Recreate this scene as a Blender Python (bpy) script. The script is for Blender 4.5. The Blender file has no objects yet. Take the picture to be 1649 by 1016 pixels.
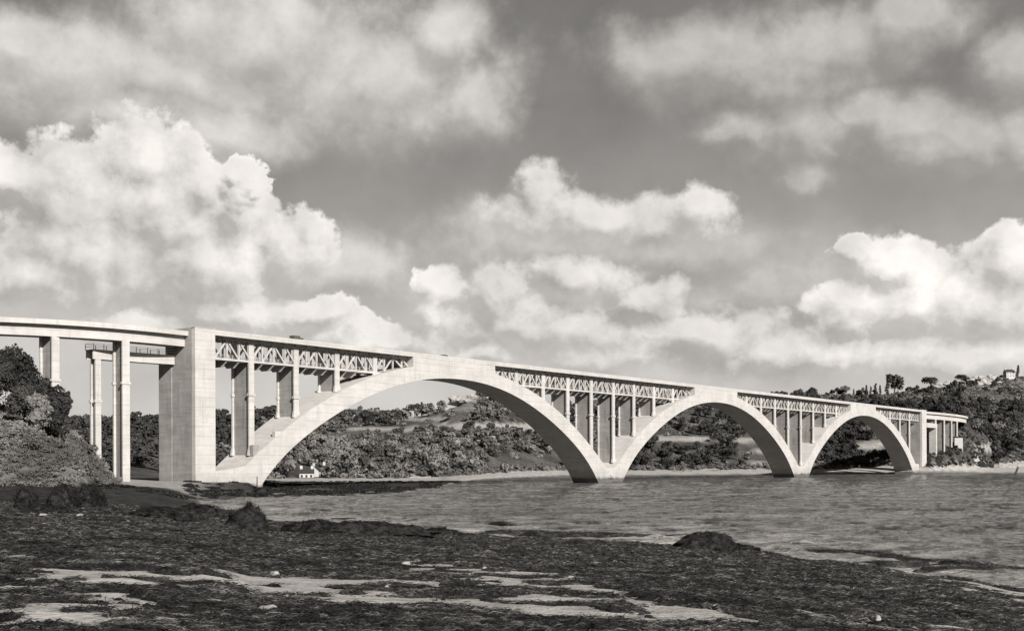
import bpy, math, random
import numpy as np
from mathutils import Vector, Matrix
random.seed(7); RNG = np.random.default_rng(7)
scene = bpy.context.scene
col = scene.collection
PI = math.pi

# ------------------------------------------------------------------ camera solve
F, TH, BX, BY, HC, YH, ROLL = 1938.05, 0.622977, -72.643, 306.812, 6.8135, 748.617, -0.0041526
S_, C_ = math.sin(TH), math.cos(TH)
W0, H0 = 1649.0, 1016.0

def at(x, y, Y):                       # photo direction -> point at depth Y
    dx, dy = x - W0 / 2, y - YH
    a = dx * math.cos(ROLL) + dy * math.sin(ROLL); b = -dx * math.sin(ROLL) + dy * math.cos(ROLL)
    return Vector((a / F * Y, Y, HC - b * Y / F))
def atz(x, y, z):                      # photo direction -> point at height z
    dx, dy = x - W0 / 2, y - YH
    a = dx * math.cos(ROLL) + dy * math.sin(ROLL); b = -dx * math.sin(ROLL) + dy * math.cos(ROLL)
    Y = -F * (z - HC) / b
    return Vector((a / F * Y, Y, z))
def w2b(p):                            # world -> bridge frame (u along, v across)
    X, Y = p[0] - BX, p[1] - BY
    return (X * S_ + Y * C_, -X * C_ + Y * S_)
def b2w(u, v, z=0):
    return Vector((BX + u * S_ - v * C_, BY + u * C_ + v * S_, z))

cam = bpy.data.cameras.new("camera"); camo = bpy.data.objects.new("camera", cam); col.objects.link(camo)
cam.sensor_width = 36; cam.lens = F / W0 * 36; cam.shift_y = (YH - H0 / 2) / W0
cam.clip_start = 0.5; cam.clip_end = 30000
camo.matrix_world = Matrix.Translation((0, 0, HC)) @ Matrix.Rotation(PI / 2, 4, 'X') @ Matrix.Rotation(ROLL, 4, 'Z')
scene.camera = camo
scene.view_settings.view_transform = 'Standard'; scene.view_settings.look = 'None'
scene.view_settings.exposure = 0.12; scene.view_settings.gamma = 1

# ------------------------------------------------------------------ light
SUN_EL = math.radians(29.7)
sd = Vector((.489, -.872, 0)).normalized() * math.cos(SUN_EL) + Vector((0, 0, math.sin(SUN_EL)))
sun = bpy.data.lights.new("sun", 'SUN'); sun.energy = 5.0; sun.angle = math.radians(.53); sun.color = (1, .975, .94)
suno = bpy.data.objects.new("sun", sun); col.objects.link(suno)
suno.rotation_euler = sd.to_track_quat('Z', 'Y').to_euler(); suno.location = (60, -80, 60)

# ------------------------------------------------------------------ node helpers
class NB:
    def __init__(s, nt): s.nt = nt; s.n = nt.nodes; s.l = nt.links
    def new(s, t, **k):
        n = s.n.new(t)
        for a, b in k.items(): setattr(n, a, b)
        return n
    def put(s, inp, v):
        if isinstance(v, bpy.types.NodeSocket): s.l.new(v, inp)
        elif v is not None: inp.default_value = v
    def m(s, op, a, b=None, c=None, clamp=False):
        n = s.n.new('ShaderNodeMath'); n.operation = op; n.use_clamp = clamp
        s.put(n.inputs[0], a); s.put(n.inputs[1], b)
        if c is not None: s.put(n.inputs[2], c)
        return n.outputs[0]
    def vm(s, op, a, b=None):
        n = s.n.new('ShaderNodeVectorMath'); n.operation = op
        s.put(n.inputs[0], a)
        if b is not None: s.put(n.inputs[1], b)
        return n.outputs['Value'] if op in ('LENGTH', 'DOT_PRODUCT') else n.outputs[0]
    def noise(s, vec, scale, detail=4, rough=.55, dist=0, out=0, dim='3D'):
        n = s.n.new('ShaderNodeTexNoise'); n.noise_dimensions = dim
        s.put(n.inputs['Vector'], vec); n.inputs['Scale'].default_value = scale
        n.inputs['Detail'].default_value = detail; n.inputs['Roughness'].default_value = rough
        n.inputs['Distortion'].default_value = dist
        return n.outputs[out]
    def ramp(s, f, pts, smooth=False):
        n = s.n.new('ShaderNodeValToRGB'); s.put(n.inputs[0], f)
        if smooth: n.color_ramp.interpolation = 'EASE'
        e = n.color_ramp.elements
        while len(e) < len(pts): e.new(.5)
        for i, (p, c) in enumerate(pts):
            e[i].position = p; e[i].color = c if isinstance(c, tuple) else (c, c, c, 1)
        return n.outputs[0]
    def mr(s, v, a, b, c=0., d=1., smooth=False):
        n = s.n.new('ShaderNodeMapRange'); n.clamp = True
        if smooth: n.interpolation_type = 'SMOOTHSTEP'
        s.put(n.inputs[0], v)
        for i, x in enumerate((a, b, c, d)): s.put(n.inputs[i + 1], x)
        return n.outputs[0]
    def mix(s, f, a, b):
        n = s.n.new('ShaderNodeMix'); n.data_type = 'FLOAT'
        s.put(n.inputs[0], f); s.put(n.inputs[2], a); s.put(n.inputs[3], b)
        return n.outputs[0]
    def mapping(s, vec, scale=(1, 1, 1), loc=(0, 0, 0), rot=(0, 0, 0)):
        n = s.n.new('ShaderNodeMapping'); s.put(n.inputs[0], vec)
        n.inputs['Location'].default_value = loc; n.inputs['Rotation'].default_value = rot; n.inputs['Scale'].default_value = scale
        return n.outputs[0]
    def tint(s, v, t=(1, .955, .905)):
        n = s.n.new('ShaderNodeCombineColor')
        for i in range(3): s.put(n.inputs[i], s.m('MULTIPLY', v, t[i]))
        return n.outputs[0]

def material(name, build, rough=.9, spec=.3):
    mt = bpy.data.materials.new(name); mt.use_nodes = True
    nt = mt.node_tree; nt.nodes.clear(); b = NB(nt)
    o = b.new('ShaderNodeOutputMaterial'); p = b.new('ShaderNodeBsdfPrincipled')
    p.inputs['Roughness'].default_value = rough; p.inputs['Specular IOR Level'].default_value = spec
    nt.links.new(p.outputs[0], o.inputs[0])
    build(b, p)
    return mt
def setc(b, p, v): b.l.new(b.tint(v), p.inputs['Base Color'])
def bump(b, p, h, dist, strength=1.):
    n = b.new('ShaderNodeBump'); n.inputs['Distance'].default_value = dist; n.inputs['Strength'].default_value = strength
    b.l.new(h, n.inputs['Height']); b.l.new(n.outputs[0], p.inputs['Normal'])
def coords(b, which='Object'): return b.new('ShaderNodeTexCoord').outputs[which]
def geopos(b): return b.new('ShaderNodeNewGeometry').outputs['Position']
def sep(b, v):
    n = b.new('ShaderNodeSeparateXYZ'); b.l.new(v, n.inputs[0]); return n.outputs

def m_concrete(base, stain):
    def f(b, p):
        c = coords(b); x, y, z = sep(b, c)
        n1 = b.noise(c, .12, 5, .6); n2 = b.noise(b.mapping(c, (1., 1., .28)), .6, 6, .68, .4)
        n3 = b.noise(b.mapping(c, (.18, .18, 1.6)), .9, 4, .62, .3)
        lines = b.m('LESS_THAN', b.m('FRACT', b.m('MULTIPLY', z, .42)), .06)
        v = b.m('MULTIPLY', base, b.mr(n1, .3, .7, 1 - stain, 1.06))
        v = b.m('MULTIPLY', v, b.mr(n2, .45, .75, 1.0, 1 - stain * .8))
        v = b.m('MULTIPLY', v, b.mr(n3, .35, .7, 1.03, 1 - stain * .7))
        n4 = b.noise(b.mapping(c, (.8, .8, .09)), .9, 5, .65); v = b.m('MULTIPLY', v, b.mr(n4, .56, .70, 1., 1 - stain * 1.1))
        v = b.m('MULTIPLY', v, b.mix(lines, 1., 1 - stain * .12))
        zz = b.m('ADD', z, b.m('MULTIPLY', b.m('SUBTRACT', b.noise(b.mapping(c, (1, 1, .2)), .8, 4), .5), 2.2))
        v = b.m('MULTIPLY', v, b.mr(zz, 1.3, 2.5, .30, 1., True))          # weed and tide stain at the foot
        v = b.m('MULTIPLY', v, b.mr(zz, 3.6, 5.4, .86, 1., True))
        setc(b, p, v)
        bump(b, p, b.m('ADD', n2, b.m('MULTIPLY', lines, -.6)), .05)
    return f
M_CON = material('concrete', m_concrete(.66, .155))
M_CON_DARK = material('darker_concrete', m_concrete(.46, .28))  # darker, more mottled concrete for side and cross walls
M_SOFFIT = M_CON

def m_flat(v, var=.15, sc=2.):
    def f(b, p):
        n = b.noise(coords(b), sc, 4)
        setc(b, p, b.m('MULTIPLY', v, b.mr(n, .3, .7, 1 - var, 1 + var)))
    return f
M_IRON = material('painted_iron', m_flat(.10), .6)
M_ROOF = material('slate', m_flat(.05, .3, 1.5), .7)
M_WHITE = material('whitewash', m_flat(.60, .10, .8), .9)
M_WALL = material('sea_wall_stone', m_flat(.36, .35, .8), .9)
M_DARK = material('dark_opening', m_flat(.02), .5)
M_WOOD = material('wood', m_flat(.07, .3, 3), .9)
M_VEH = material('vehicle_paint', m_flat(.12, .1), .35)
M_BARK = material('bark', m_flat(.055, .3, 4), .95)

def m_leaf(lo, hi):
    def f(b, p):
        oi = b.new('ShaderNodeObjectInfo').outputs['Random']
        g = geopos(b)
        n = b.noise(g, .055, 4, .6); n2 = b.noise(g, .9, 3, .6)
        k = b.m('ADD', b.m('MULTIPLY', oi, .3), b.m('MULTIPLY', b.mr(n, .41, .60), .7))
        v = b.m('ADD', lo, b.m('MULTIPLY', k, hi - lo))
        v = b.m('MULTIPLY', v, b.mr(n2, .3, .7, .7, 1.35))
        setc(b, p, v)
    return f
M_LEAF = material('foliage', m_leaf(.10, .27), .7, .2)
M_LEAF_D = material('dark_foliage', m_leaf(.03, .085), .7, .2)
M_LEAF_W = material('woodland_foliage', m_leaf(.045, .27), .7, .2)
M_LEAF_P = material('pale_foliage', m_leaf(.2, .36), .7, .2)
M_SCRUB = material('scrub', m_leaf(.08, .29), .8, .2)

# terrain: sand / weed / turf / field chosen by a painted attribute (what the ground IS there)
def m_ground(b, p):
    g = geopos(b)
    at1 = b.new('ShaderNodeAttribute'); at1.attribute_name = 'cover'
    cr, cg, cb = (lambda n: (b.l.new(at1.outputs['Color'], n.inputs[0]), n.outputs)[1])(b.new('ShaderNodeSeparateColor'))
    n1 = b.noise(g, .5, 6, .65); n2 = b.noise(g, 6, 4, .6); n3 = b.noise(g, .03, 4, .6); n4 = b.noise(g, 40, 2, .5)
    sand = b.m('MULTIPLY', b.mr(n1, .32, .66, .30, .62), b.mr(n2, .3, .7, .85, 1.1))
    sand = b.m('MULTIPLY', sand, b.mr(n4, .3, .7, .88, 1.1))
    weed = b.m('MULTIPLY', b.mr(n1, .35, .7, .020, .075), b.mr(n2, .3, .7, .5, 1.6))
    turf = b.m('MULTIPLY', b.mr(n3, .35, .65, .045, .13), b.mr(n1, .3, .7, .6, 1.5))
    rock = b.m('MULTIPLY', b.mr(b.noise(g, .25, 6, .7), .4, .6, .10, .42), b.mr(n2, .3, .7, .7, 1.2))
    v = b.mix(cr, turf, sand); v = b.mix(cg, v, weed); v = b.mix(cb, v, rock)
    setc(b, p, v)
    bump(b, p, b.m('ADD', n1, b.m('MULTIPLY', n2, .25)), .35)
M_GROUND = material('ground', m_ground, .95, .15)

def m_weed(b, p):
    g = geopos(b)
    n1 = b.noise(g, .35, 5, .6); n2 = b.noise(b.mapping(g, (3., 9., 9.)), 1.6, 6, .72, .6); n3 = b.noise(g, 14, 3, .7)
    n6 = b.noise(b.mapping(g, (.45, .8, 1.)), 1.0, 6, .66, .4)
    v = b.m('MULTIPLY', b.mr(n1, .35, .68, .008, .024), b.mr(n2, .40, .68, .4, 3.6))
    v = b.m('MULTIPLY', v, b.mr(n6, .40, .62, .35, 2.0))
    v = b.m('MULTIPLY', v, b.mr(n3, .35, .7, .6, 1.7))
    setc(b, p, v)
    p.inputs['Roughness'].default_value = .62
    bump(b, p, b.m('ADD', n2, b.m('MULTIPLY', n3, .5)), .10, 1.)
M_WEED = material('seaweed', m_weed, .62, .35)
def m_weedd(b, p):
    g = geopos(b); n2 = b.noise(g, 2.5, 6, .7, .4)
    setc(b, p, b.mr(n2, .42, .72, .004, .05)); bump(b, p, n2, .15, 1.)
M_WEED_D = material('wet_seaweed', m_weedd, .6, .3)
def m_strand(b, p):
    g = geopos(b); n = b.noise(g, 3., 3, .6); n1 = b.noise(g, .35, 4, .6); n6 = b.noise(b.mapping(g, (.45, .8, 1.)), 1.0, 6, .66, .4)
    setc(b, p, b.m('MULTIPLY', b.m('MULTIPLY', b.mr(n, .42, .70, .008, .18), b.mr(n1, .35, .65, .6, 1.3)), b.mr(n6, .40, .62, .3, 1.9)))  # palest tones are glints painted into the strand colour
M_STRAND = material('seaweed_strands', m_strand, .55, .4)
M_PEBBLE = material('pale_stone', m_flat(.38, .35, 6), .9)

def m_water(b, p):
    g = geopos(b)
    gm = b.mapping(g, (.55, 1.15, 1.), rot=(0, 0, .12))
    n1 = b.noise(gm, .22, 5, .62); n2 = b.noise(gm, 1.5, 5, .62); n3 = b.noise(b.mapping(g, (.010, .05, 1)), 1, 4, .6)
    foam = b.noise(b.mapping(g, (.14, .42, 1)), 1., 7, .68)
    x, y, z = sep(b, g)
    f = b.m('MULTIPLY', b.mr(foam, .63, .70, 0, 1), b.mr(n2, .42, .58, 0, .85))
    at1 = b.new('ShaderNodeAttribute'); at1.attribute_name = 'surf'
    surf = b.m('MULTIPLY', at1.outputs['Fac'], b.mr(b.noise(b.mapping(g, (.15, .6, 1)), 1.4, 6, .7), .42, .6))
    f = b.m('MAXIMUM', f, surf)
    n5 = b.noise(b.mapping(g, (.16, .26, 1), rot=(0, 0, -.25)), 1., 8, .72, .5)
    near_ = b.new('ShaderNodeAttribute'); near_.attribute_name = 'shoal'
    v = b.m('MULTIPLY', b.mr(n3, .34, .66, .03, .13), b.mr(n5, .40, .60, .15, 2.4))  # light and dark of chop and calm water painted into the base colour
    v = b.m('ADD', v, b.m('MULTIPLY', near_.outputs['Fac'], b.mr(n5, .40, .62, .02, .34)))
    v = b.mix(f, v, .62)
    setc(b, p, v)
    b.l.new(b.mix(f, .10, .8), p.inputs['Roughness'])
    bump(b, p, b.m('ADD', b.m('MULTIPLY', n1, 2.2), n2), 1.1, 1.)
    p.inputs['IOR'].default_value = 1.33
M_WATER = material('sea_water', m_water, .2, .5)

# ------------------------------------------------------------------ mesh builder
class MB:
    def __init__(s): s.v = []; s.f = []
    def poly(s, vs, fs):
        o = len(s.v); s.v += [tuple(x) for x in vs]; s.f += [tuple(i + o for i in f) for f in fs]
    def box(s, a, b):
        (x0, y0, z0), (x1, y1, z1) = a, b
        s.poly([(x0, y0, z0), (x1, y0, z0), (x1, y1, z0), (x0, y1, z0), (x0, y0, z1), (x1, y0, z1), (x1, y1, z1), (x0, y1, z1)],
               [(0, 3, 2, 1), (4, 5, 6, 7), (0, 1, 5, 4), (1, 2, 6, 5), (2, 3, 7, 6), (3, 0, 4, 7)])
    def bar(s, p, q, w, h, up=(0, 1, 0)):         # w along 'up' axis (thickness across), h in plane
        p, q = Vector(p), Vector(q); d = (q - p).normalized(); a = Vector(up); a = (a - d * a.dot(d)).normalized(); c = d.cross(a)
        vs = []
        for e in (p, q):
            for i, j in ((-1, -1), (1, -1), (1, 1), (-1, 1)): vs.append(e + a * (i * w / 2) + c * (j * h / 2))
        s.poly(vs, [(0, 1, 2, 3), (7, 6, 5, 4), (0, 4, 5, 1), (1, 5, 6, 2), (2, 6, 7, 3), (3, 7, 4, 0)])
    def prism(s, pts, v0, v1):                    # outline in (x,z), extruded along y
        n = len(pts)
        s.poly([(x, v0, z) for x, z in pts] + [(x, v1, z) for x, z in pts],
               [tuple(range(n)), tuple(range(2 * n - 1, n - 1, -1))] + [(i, i + n, (i + 1) % n + n, (i + 1) % n) for i in range(n)])
    def hexa(s, vs):
        s.poly(vs, [(0, 3, 2, 1), (4, 5, 6, 7), (0, 1, 5, 4), (1, 2, 6, 5), (2, 3, 7, 6), (3, 0, 4, 7)])
    def build(s, name, m, parent=None, smooth=False, loc=None, rz=0):
        me = bpy.data.meshes.new(name); me.from_pydata(s.v, [], s.f); me.update()
        import bmesh
        bm = bmesh.new(); bm.from_mesh(me); bmesh.ops.recalc_face_normals(bm, faces=bm.faces); bm.to_mesh(me); bm.free()
        if smooth: me.polygons.foreach_set('use_smooth', [True] * len(me.polygons))
        me.materials.append(m)
        o = bpy.data.objects.new(name, me); col.objects.link(o)
        if parent: o.parent = parent
        if loc is not None: o.location = loc
        o.rotation_euler.z = rz
        return o
def npmesh(name, V, Q, m, smooth=False, parent=None):
    me = bpy.data.meshes.new(name); V = np.asarray(V, np.float32); Q = np.asarray(Q, np.int32); k = Q.shape[1]
    me.vertices.add(len(V)); me.vertices.foreach_set('co', V.ravel())
    me.loops.add(Q.size); me.loops.foreach_set('vertex_index', Q.ravel())
    me.polygons.add(len(Q)); me.polygons.foreach_set('loop_start', np.arange(0, Q.size, k, dtype=np.int32))
    me.polygons.foreach_set('loop_total', np.full(len(Q), k, np.int32))
    if smooth: me.polygons.foreach_set('use_smooth', np.ones(len(Q), bool))
    me.update(calc_edges=True); me.materials.append(m)
    o = bpy.data.objects.new(name, me); col.objects.link(o)
    if parent: o.parent = parent
    return o
def tag(o, label=None, cat=None, group=None, kind=None):
    for k, v in (('label', label), ('category', cat), ('group', group), ('kind', kind)):
        if v: o[k] = v
    return o
def empty(name, loc, rz=0):
    o = bpy.data.objects.new(name, None); o.empty_display_size = .5; col.objects.link(o); o.location = loc; o.rotation_euler.z = rz; return o

# ------------------------------------------------------------------ numpy noise
_P = RNG.random((256, 256))
def vnoise(x, y):
    xi = np.floor(x).astype(int); yi = np.floor(y).astype(int); fx = x - xi; fy = y - yi
    fx = fx * fx * (3 - 2 * fx); fy = fy * fy * (3 - 2 * fy)
    g = lambda a, b: _P[a & 255, b & 255]
    return (g(xi, yi) * (1 - fx) + g(xi + 1, yi) * fx) * (1 - fy) + (g(xi, yi + 1) * (1 - fx) + g(xi + 1, yi + 1) * fx) * fy
def fbm(x, y, sc, oct=5, rough=.5, seed=0):
    x = np.asarray(x, float) / sc + seed * 17.3; y = np.asarray(y, float) / sc + seed * 9.1; a = 1; t = 0; s = 0
    for i in range(oct):
        t = t + a * (vnoise(x, y) - .5); s += a * .5; a *= rough; x, y = x * 1.93 * .8 - y * 1.93 * .6 + 5.2, x * 1.93 * .6 + y * 1.93 * .8 + 1.3
    return t / s
def sstep(a, b, x):
    t = np.clip((x - a) / (b - a), 0, 1); return t * t * (3 - 2 * t)

# ------------------------------------------------------------------ terrain height
#  px    Ys   hs    Yf   hf   Ya   ha   Yb   hb   Ym   hm   Yc    yc(photo row of bare crest)
TT = np.array([
 [-900, 120, 3.2, 200, 3.2, 260, 4.0, 420, 6.0, 560, 22, 800, 672],
 [   0, 120, 3.2, 200, 3.2, 260, 3.8, 420, 5.0, 560, 22, 800, 684],
 [ 120, 120, 3.0, 200, 3.0, 260, 3.5, 420, 4.0, 560, 20, 800, 692],
 [ 210, 125, 2.7, 200, 2.6, 265, 3.2, 430, 3.5, 600, 20, 820, 686],
 [ 270, 140, 1.9, 205, 1.5, 280, 3.1, 450, 3.2, 620, 20, 840, 684],
 [ 305, 165, .90, 225, .45, 290, 3.0, 470, 3.0, 640, 20, 850, 682],
 [ 325, 205, .00, 236, .10, 296, 2.9, 500, 2.4, 650, 19, 860, 680],
 [ 400, 154, 0.0, 253, 0.0, 314, 2.7, 530, 1.0, 720, 17, 880, 676],
 [ 450, 147, 0.0, 258, 0.0, 420, 0.6, 545, 0.9, 740, 16, 900, 676],
 [ 560, 137, 0.0, 273, 0.0, 440, 0.5, 552, 0.9, 760, 18, 950, 674],
 [ 640, 128, 0.0, 295, 0.0, 445, 0.5, 560, 0.9, 760, 20, 960, 674],
 [ 700, 122, 0.0, 372, 0.0, 480, 0.5, 575, 1.0, 750, 22, 980, 664],
 [ 735, 120, 0.0, 470, 0.0, 520, 0.6, 590, 1.2, 750, 24, 1000, 652],
 [ 760, 118, 0.0, 540, 0.0, 565, 1.0, 620, 1.8, 760, 24, 1000, 642],
 [ 790, 116, 0.0, 590, 0.0, 610, 1.2, 660, 2.2, 780, 25, 1000, 644],
 [ 850, 112, 0.0, 660, 0.0, 680, 1.6, 710, 3.0, 830, 24, 1020, 660],
 [ 900, 109, 0.0, 705, 0.0, 722, 1.8, 745, 3.5, 850, 24, 1030, 655],
 [1000, 105, 0.0, 720, 0.0, 735, 1.6, 770, 3.0, 880, 26, 1060, 652],
 [1100, 101, 0.0, 735, 0.0, 752, 1.6, 785, 3.0, 890, 28, 1100, 650],
 [1190,  95, 0.0, 745, 0.0, 762, 1.8, 795, 3.2, 900, 28, 1120, 652],
 [1360,  85, 0.0, 770, 0.0, 785, 1.8, 815, 3.2, 920, 30, 1160, 638],
 [1440,  79, 0.0, 775, 0.0, 792, 2.2, 830, 5.0, 930, 34, 1180, 632],
 [1474,  76, 0.0, 757, 0.3, 772, 3.4, 800, 10., 900, 35, 1190, 626],
 [1500,  75, 0.0, 764, 0.5, 776, 3.9, 800, 13.5, 880, 35, 1200, 623],
 [1551,  73, 0.0, 797, 0.0, 815, 4.5, 838, 17., 900, 37, 1220, 616],
 [1600,  69, 0.0, 812, 0.0, 860, 3.2, 905, 4.5, 1000, 38, 1240, 611],
 [1649,  66, 0.0, 820, 0.0, 880, 3.2, 920, 4.5, 1020, 38, 1250, 606],
 [2000,  52, 0.0, 860, 0.0, 900, 3.0, 960, 5.0, 1080, 40, 1300, 595],
 [3600,  44, 0.0, 1000, 0.0, 1050, 3.0, 1200, 6.0, 1500, 30, 2000, 690],
], float)
AZT = np.arctan((TT[:, 0] - W0 / 2) / F)
CT = np.cos(AZT)
HCR = HC + (YH + ROLL * (TT[:, 0] - W0 / 2) - TT[:, 12]) * TT[:, 11] / F

def hills_extra(X, Y):
    # left bluff
    Xe = -84.9 - .26 * (Y - 250) - .22 * np.clip(Y - 292, 0, 300) + 2.2 * fbm(X * 0, Y, 14, 3, .5, 3)
    yf = 221 + 5 * fbm(X, Y * 0, 18, 3, .5, 4) + np.clip(-96 - X, 0, 60) * .1
    d = np.minimum(Xe - X, (Y - yf) * .8)
    b = np.interp(d, [0, 3, 6, 12, 22, 30, 60, 120], [3.4, 7, 10.5, 14, 18.5, 20.5, 23, 26])
    b = b + sstep(0, 6, d) * (2.8 * fbm(X, Y, 8, 5, .6, 5))
    b = np.where(d > 0, b, 0)
    return b * (1 - sstep(430, 520, Y)), d
def height(X, Y):
    X = np.asarray(X, float); Y = np.asarray(Y, float)
    az = np.arctan2(X, Y); r = np.hypot(X, Y)
    wob = 1 + .0  # shoreline wobble by rays
    k = np.clip(az, AZT[0], AZT[-1])
    ct = np.interp(k, AZT, CT)
    g = lambda j: np.interp(k, AZT, TT[:, j])
    sh = 1 + .05 * fbm(X, Y * 0 + az * 60, 9, 4, .55, 8) + .03 * fbm(az * 26, az * 0, 1., 3, .55, 10) - .035 * sstep(.12, .25, az)
    Ys, hs, Yf, hf, Ya, ha, Yb, hb, Ym, hm, Yc = [g(j) for j in range(1, 12)]
    hc = np.interp(k, AZT, HCR)
    D = r * ct
    Ys = Ys * sh; Yf = Yf * (1 + .04 * fbm(X * 0 + az * 95, Y * 0, 5, 4, .55, 9) * (Yf < 480))
    land = hs > .02
    h = np.full(X.shape, 5.1)
    deep = np.where(hs > .02, hs, -1.6)
    gap = np.clip((Yf - Ys) / 3, 2, 14)
    xs = [0 * D, Ys, Ys + gap, Yf - gap, Yf, Ya, Yb, Ym, (Ym + Yc) / 2, Yc, Yc * 0 + 6000]
    hq = [0 * D + 5.1, hs, np.where(hs > .02, hs + (hf - hs) * .3, -1.2), np.where(hs > .02, hs + (hf - hs) * .7, -1.2), hf, ha, hb, hm, hm + (hc - hm) * .66, hc, hc * .8]
    for i in range(len(xs) - 1):
        t = np.clip((D - xs[i]) / np.maximum(xs[i + 1] - xs[i], .01), 0, 1)
        if i >= 5 and i < 9: t = t * .6 + .4 * t * t * (3 - 2 * t)
        h = np.where(D >= xs[i], hq[i] + (hq[i + 1] - hq[i]) * t, h)
    hill = sstep(0, 120, D - Yb)
    h = h + hill * (5.0 * fbm(X, Y, 110, 4, .5, 1) + 2.2 * fbm(X, Y, 30, 4, .5, 2))
    near = 1 - sstep(140, 300, D)
    h = h + near * .16 * fbm(X, Y, 6, 4, .5, 6) * sstep(-1, 1, h)
    bl, d = hills_extra(X, Y)
    use = (az < math.radians(-16)) & (Y > 100)
    h = np.where(use, np.maximum(h, bl), h)
    return h, D, Ys, Yf, Ya, Yb, Ym, Yc, hill, np.where(use, d, -99)

def H(x, y): return float(height(np.array([x]), np.array([y]))[0][0])

# ---- ground sheet (polar grid, finest in front)
az = np.unique(np.concatenate([np.radians(np.linspace(-26.5, 26.5, 760)), np.radians(np.linspace(-60, 60, 120)), np.radians(np.linspace(-180, 180, 60))]))
r = 3.0 * np.exp(np.linspace(0, math.log(7000 / 3.0), 560))
R_, A_ = np.meshgrid(r, az, indexing='ij')
X = R_ * np.sin(A_); Y = R_ * np.cos(A_)
out = height(X, Y); h, D, Ys, Yf, Ya, Yb, Ym, Yc, hill, dbl = out
na, nr = len(az), len(r)
V = np.stack([X, Y, h], -1).reshape(-1, 3)
i, j = np.meshgrid(np.arange(nr - 1), np.arange(na - 1), indexing='ij'); q = (i * na + j).ravel()
Q = np.stack([q, q + 1, q + na + 1, q + na], -1)
V = np.vstack([V, [[0, 0, 5.1]]])
ground = npmesh('ground', V, Q, M_GROUND, True); tag(ground, kind='structure')
# inner disc is a small fan below the camera
fb = MB(); ring = [(V[jj][0], V[jj][1], V[jj][2]) for jj in range(0, na)]
# cover attribute: r=sand g=weed b=rock
PXc = W0 / 2 + F * np.tan(np.clip(A_, -1.2, 1.2))
nzc = fbm(X, Y, 14, 5, .6, 22); nzf = fbm(X, Y, 45, 4, .6, 23)
lft = 1 - sstep(280, 420, PXc + 60 * nzc)                      # land side of the pier
btop = np.where((PXc > 1440) & (PXc < 1570), Ya + 3, Yb + 4)
sand = 1 - sstep(-2, 8, D - Ys)
sand = np.maximum(sand, sstep(-6, 2, D - Yf) * (1 - sstep(-2, 3, D - btop + 3 * nzc)) * sstep(690, 730, PXc))
sand = np.maximum(sand, sstep(-14, 14, D - 468 + 30 * nzc) * (1 - sstep(-2, 3, D - Yb - 3 + 3 * nzc)) * (1 - sstep(700, 740, PXc)) * sstep(300, 400, PXc))
sand = np.maximum(sand, .8 * lft * sstep(190, 200, D) * (1 - sstep(320, 345, D)) * (1 - sstep(4.2, 5.6, h + 1.2 * nzc)))
sand = np.maximum(sand, lft * (1 - sstep(205, 215, D)))
weed = (1 - sstep(700, 740, PXc)) * (1 - lft) * sstep(-40, -20, D - Yf) * (1 - sstep(-14, 14, D - 466 + 34 * nzc)) * (.35 + .65 * sstep(-.35, -.05, nzc + .5 * nzf))
weed = np.maximum(weed, .75 * sstep(-15, -10, D - Yf) * (1 - sstep(2, 8, D - Yf)) * sstep(720, 740, PXc))
weed = np.maximum(weed, lft * (1 - sstep(-6, 8, D - 246 + 14 * nzc)) * (1 - sstep(3.6, 4.6, h)))
Ynz = fbm(X, Y, 60, 4, .6, 21)
def band(px0, px1, y0, y1):            # a strip of the hillside as the land lies
    row = YH + ROLL * (PXc - W0 / 2) + F * (HC - h) / np.maximum(D, 1)
    return sstep(px0 - 8, px0 + 8, PXc) * (1 - sstep(px1 - 8, px1 + 8, PXc)) * sstep(y0 - 1.5, y0 + 1.5, row + 2 * Ynz) * (1 - sstep(y1 - 1.5, y1 + 1.5, row + 2 * Ynz)) * (D > Yb)
sand = np.where(dbl > 0, sand * .15, sand); rock = np.where(dbl > .5, sstep(-.25, .35, fbm(X, Y, 9, 5, .6, 12)) * .8, 0)
rock = np.maximum(rock, band(705, 800, 630, 662))
rock = np.maximum(rock, band(1545, 1660, 600, 628) * .9)
field = np.maximum.reduce([band(700, 890, 682, 692), band(560, 690, 688, 694), band(655, 725, 672, 678), band(1185, 1225, 705, 712), band(1215, 1250, 722, 730), band(1200, 1260, 745, 751), band(1380, 1440, 712, 722), band(1568, 1600, 716, 726)])
white = band(1056, 1142, 703, 710)
sand = np.maximum(sand, np.maximum(field * .85, white))
cov = np.stack([sand, weed, rock, np.ones_like(sand)], -1).reshape(-1, 4)
cov = np.vstack([cov, [[1, 0, 0, 1]]]).astype(np.float32)
ca = ground.data.color_attributes.new('cover', 'FLOAT_COLOR', 'POINT'); ca.data.foreach_set('color', cov.ravel())
import bmesh
_bm = bmesh.new(); _bm.from_mesh(ground.data); _bm.verts.ensure_lookup_table()
cv = _bm.verts[len(V) - 1]
for jj in range(na - 1):
    _bm.faces.new((cv, _bm.verts[jj + 1], _bm.verts[jj])).smooth = True
_bm.to_mesh(ground.data); _bm.free()

# ---- water
azw = np.radians(np.concatenate([np.linspace(-19, 25.5, 760), np.linspace(26, 75, 60)]))
rw = 40 * np.exp(np.linspace(0, math.log(1300 / 40), 620))
Rw, Aw = np.meshgrid(rw, azw, indexing='ij'); Xw = Rw * np.sin(Aw); Yw = Rw * np.cos(Aw)
fade = np.clip(420 / Rw, 0, 1)
zw = .50 * fbm(Xw + Yw * .1, Yw * 1.5, 5, 5, .6, 31) * fade + .30 * fbm(Xw, Yw * 2., 26, 2, .5, 32) * fade
hw, Dw, Ysw, Yfw = height(Xw, Yw)[:4]
dsh = Dw - Ysw
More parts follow.
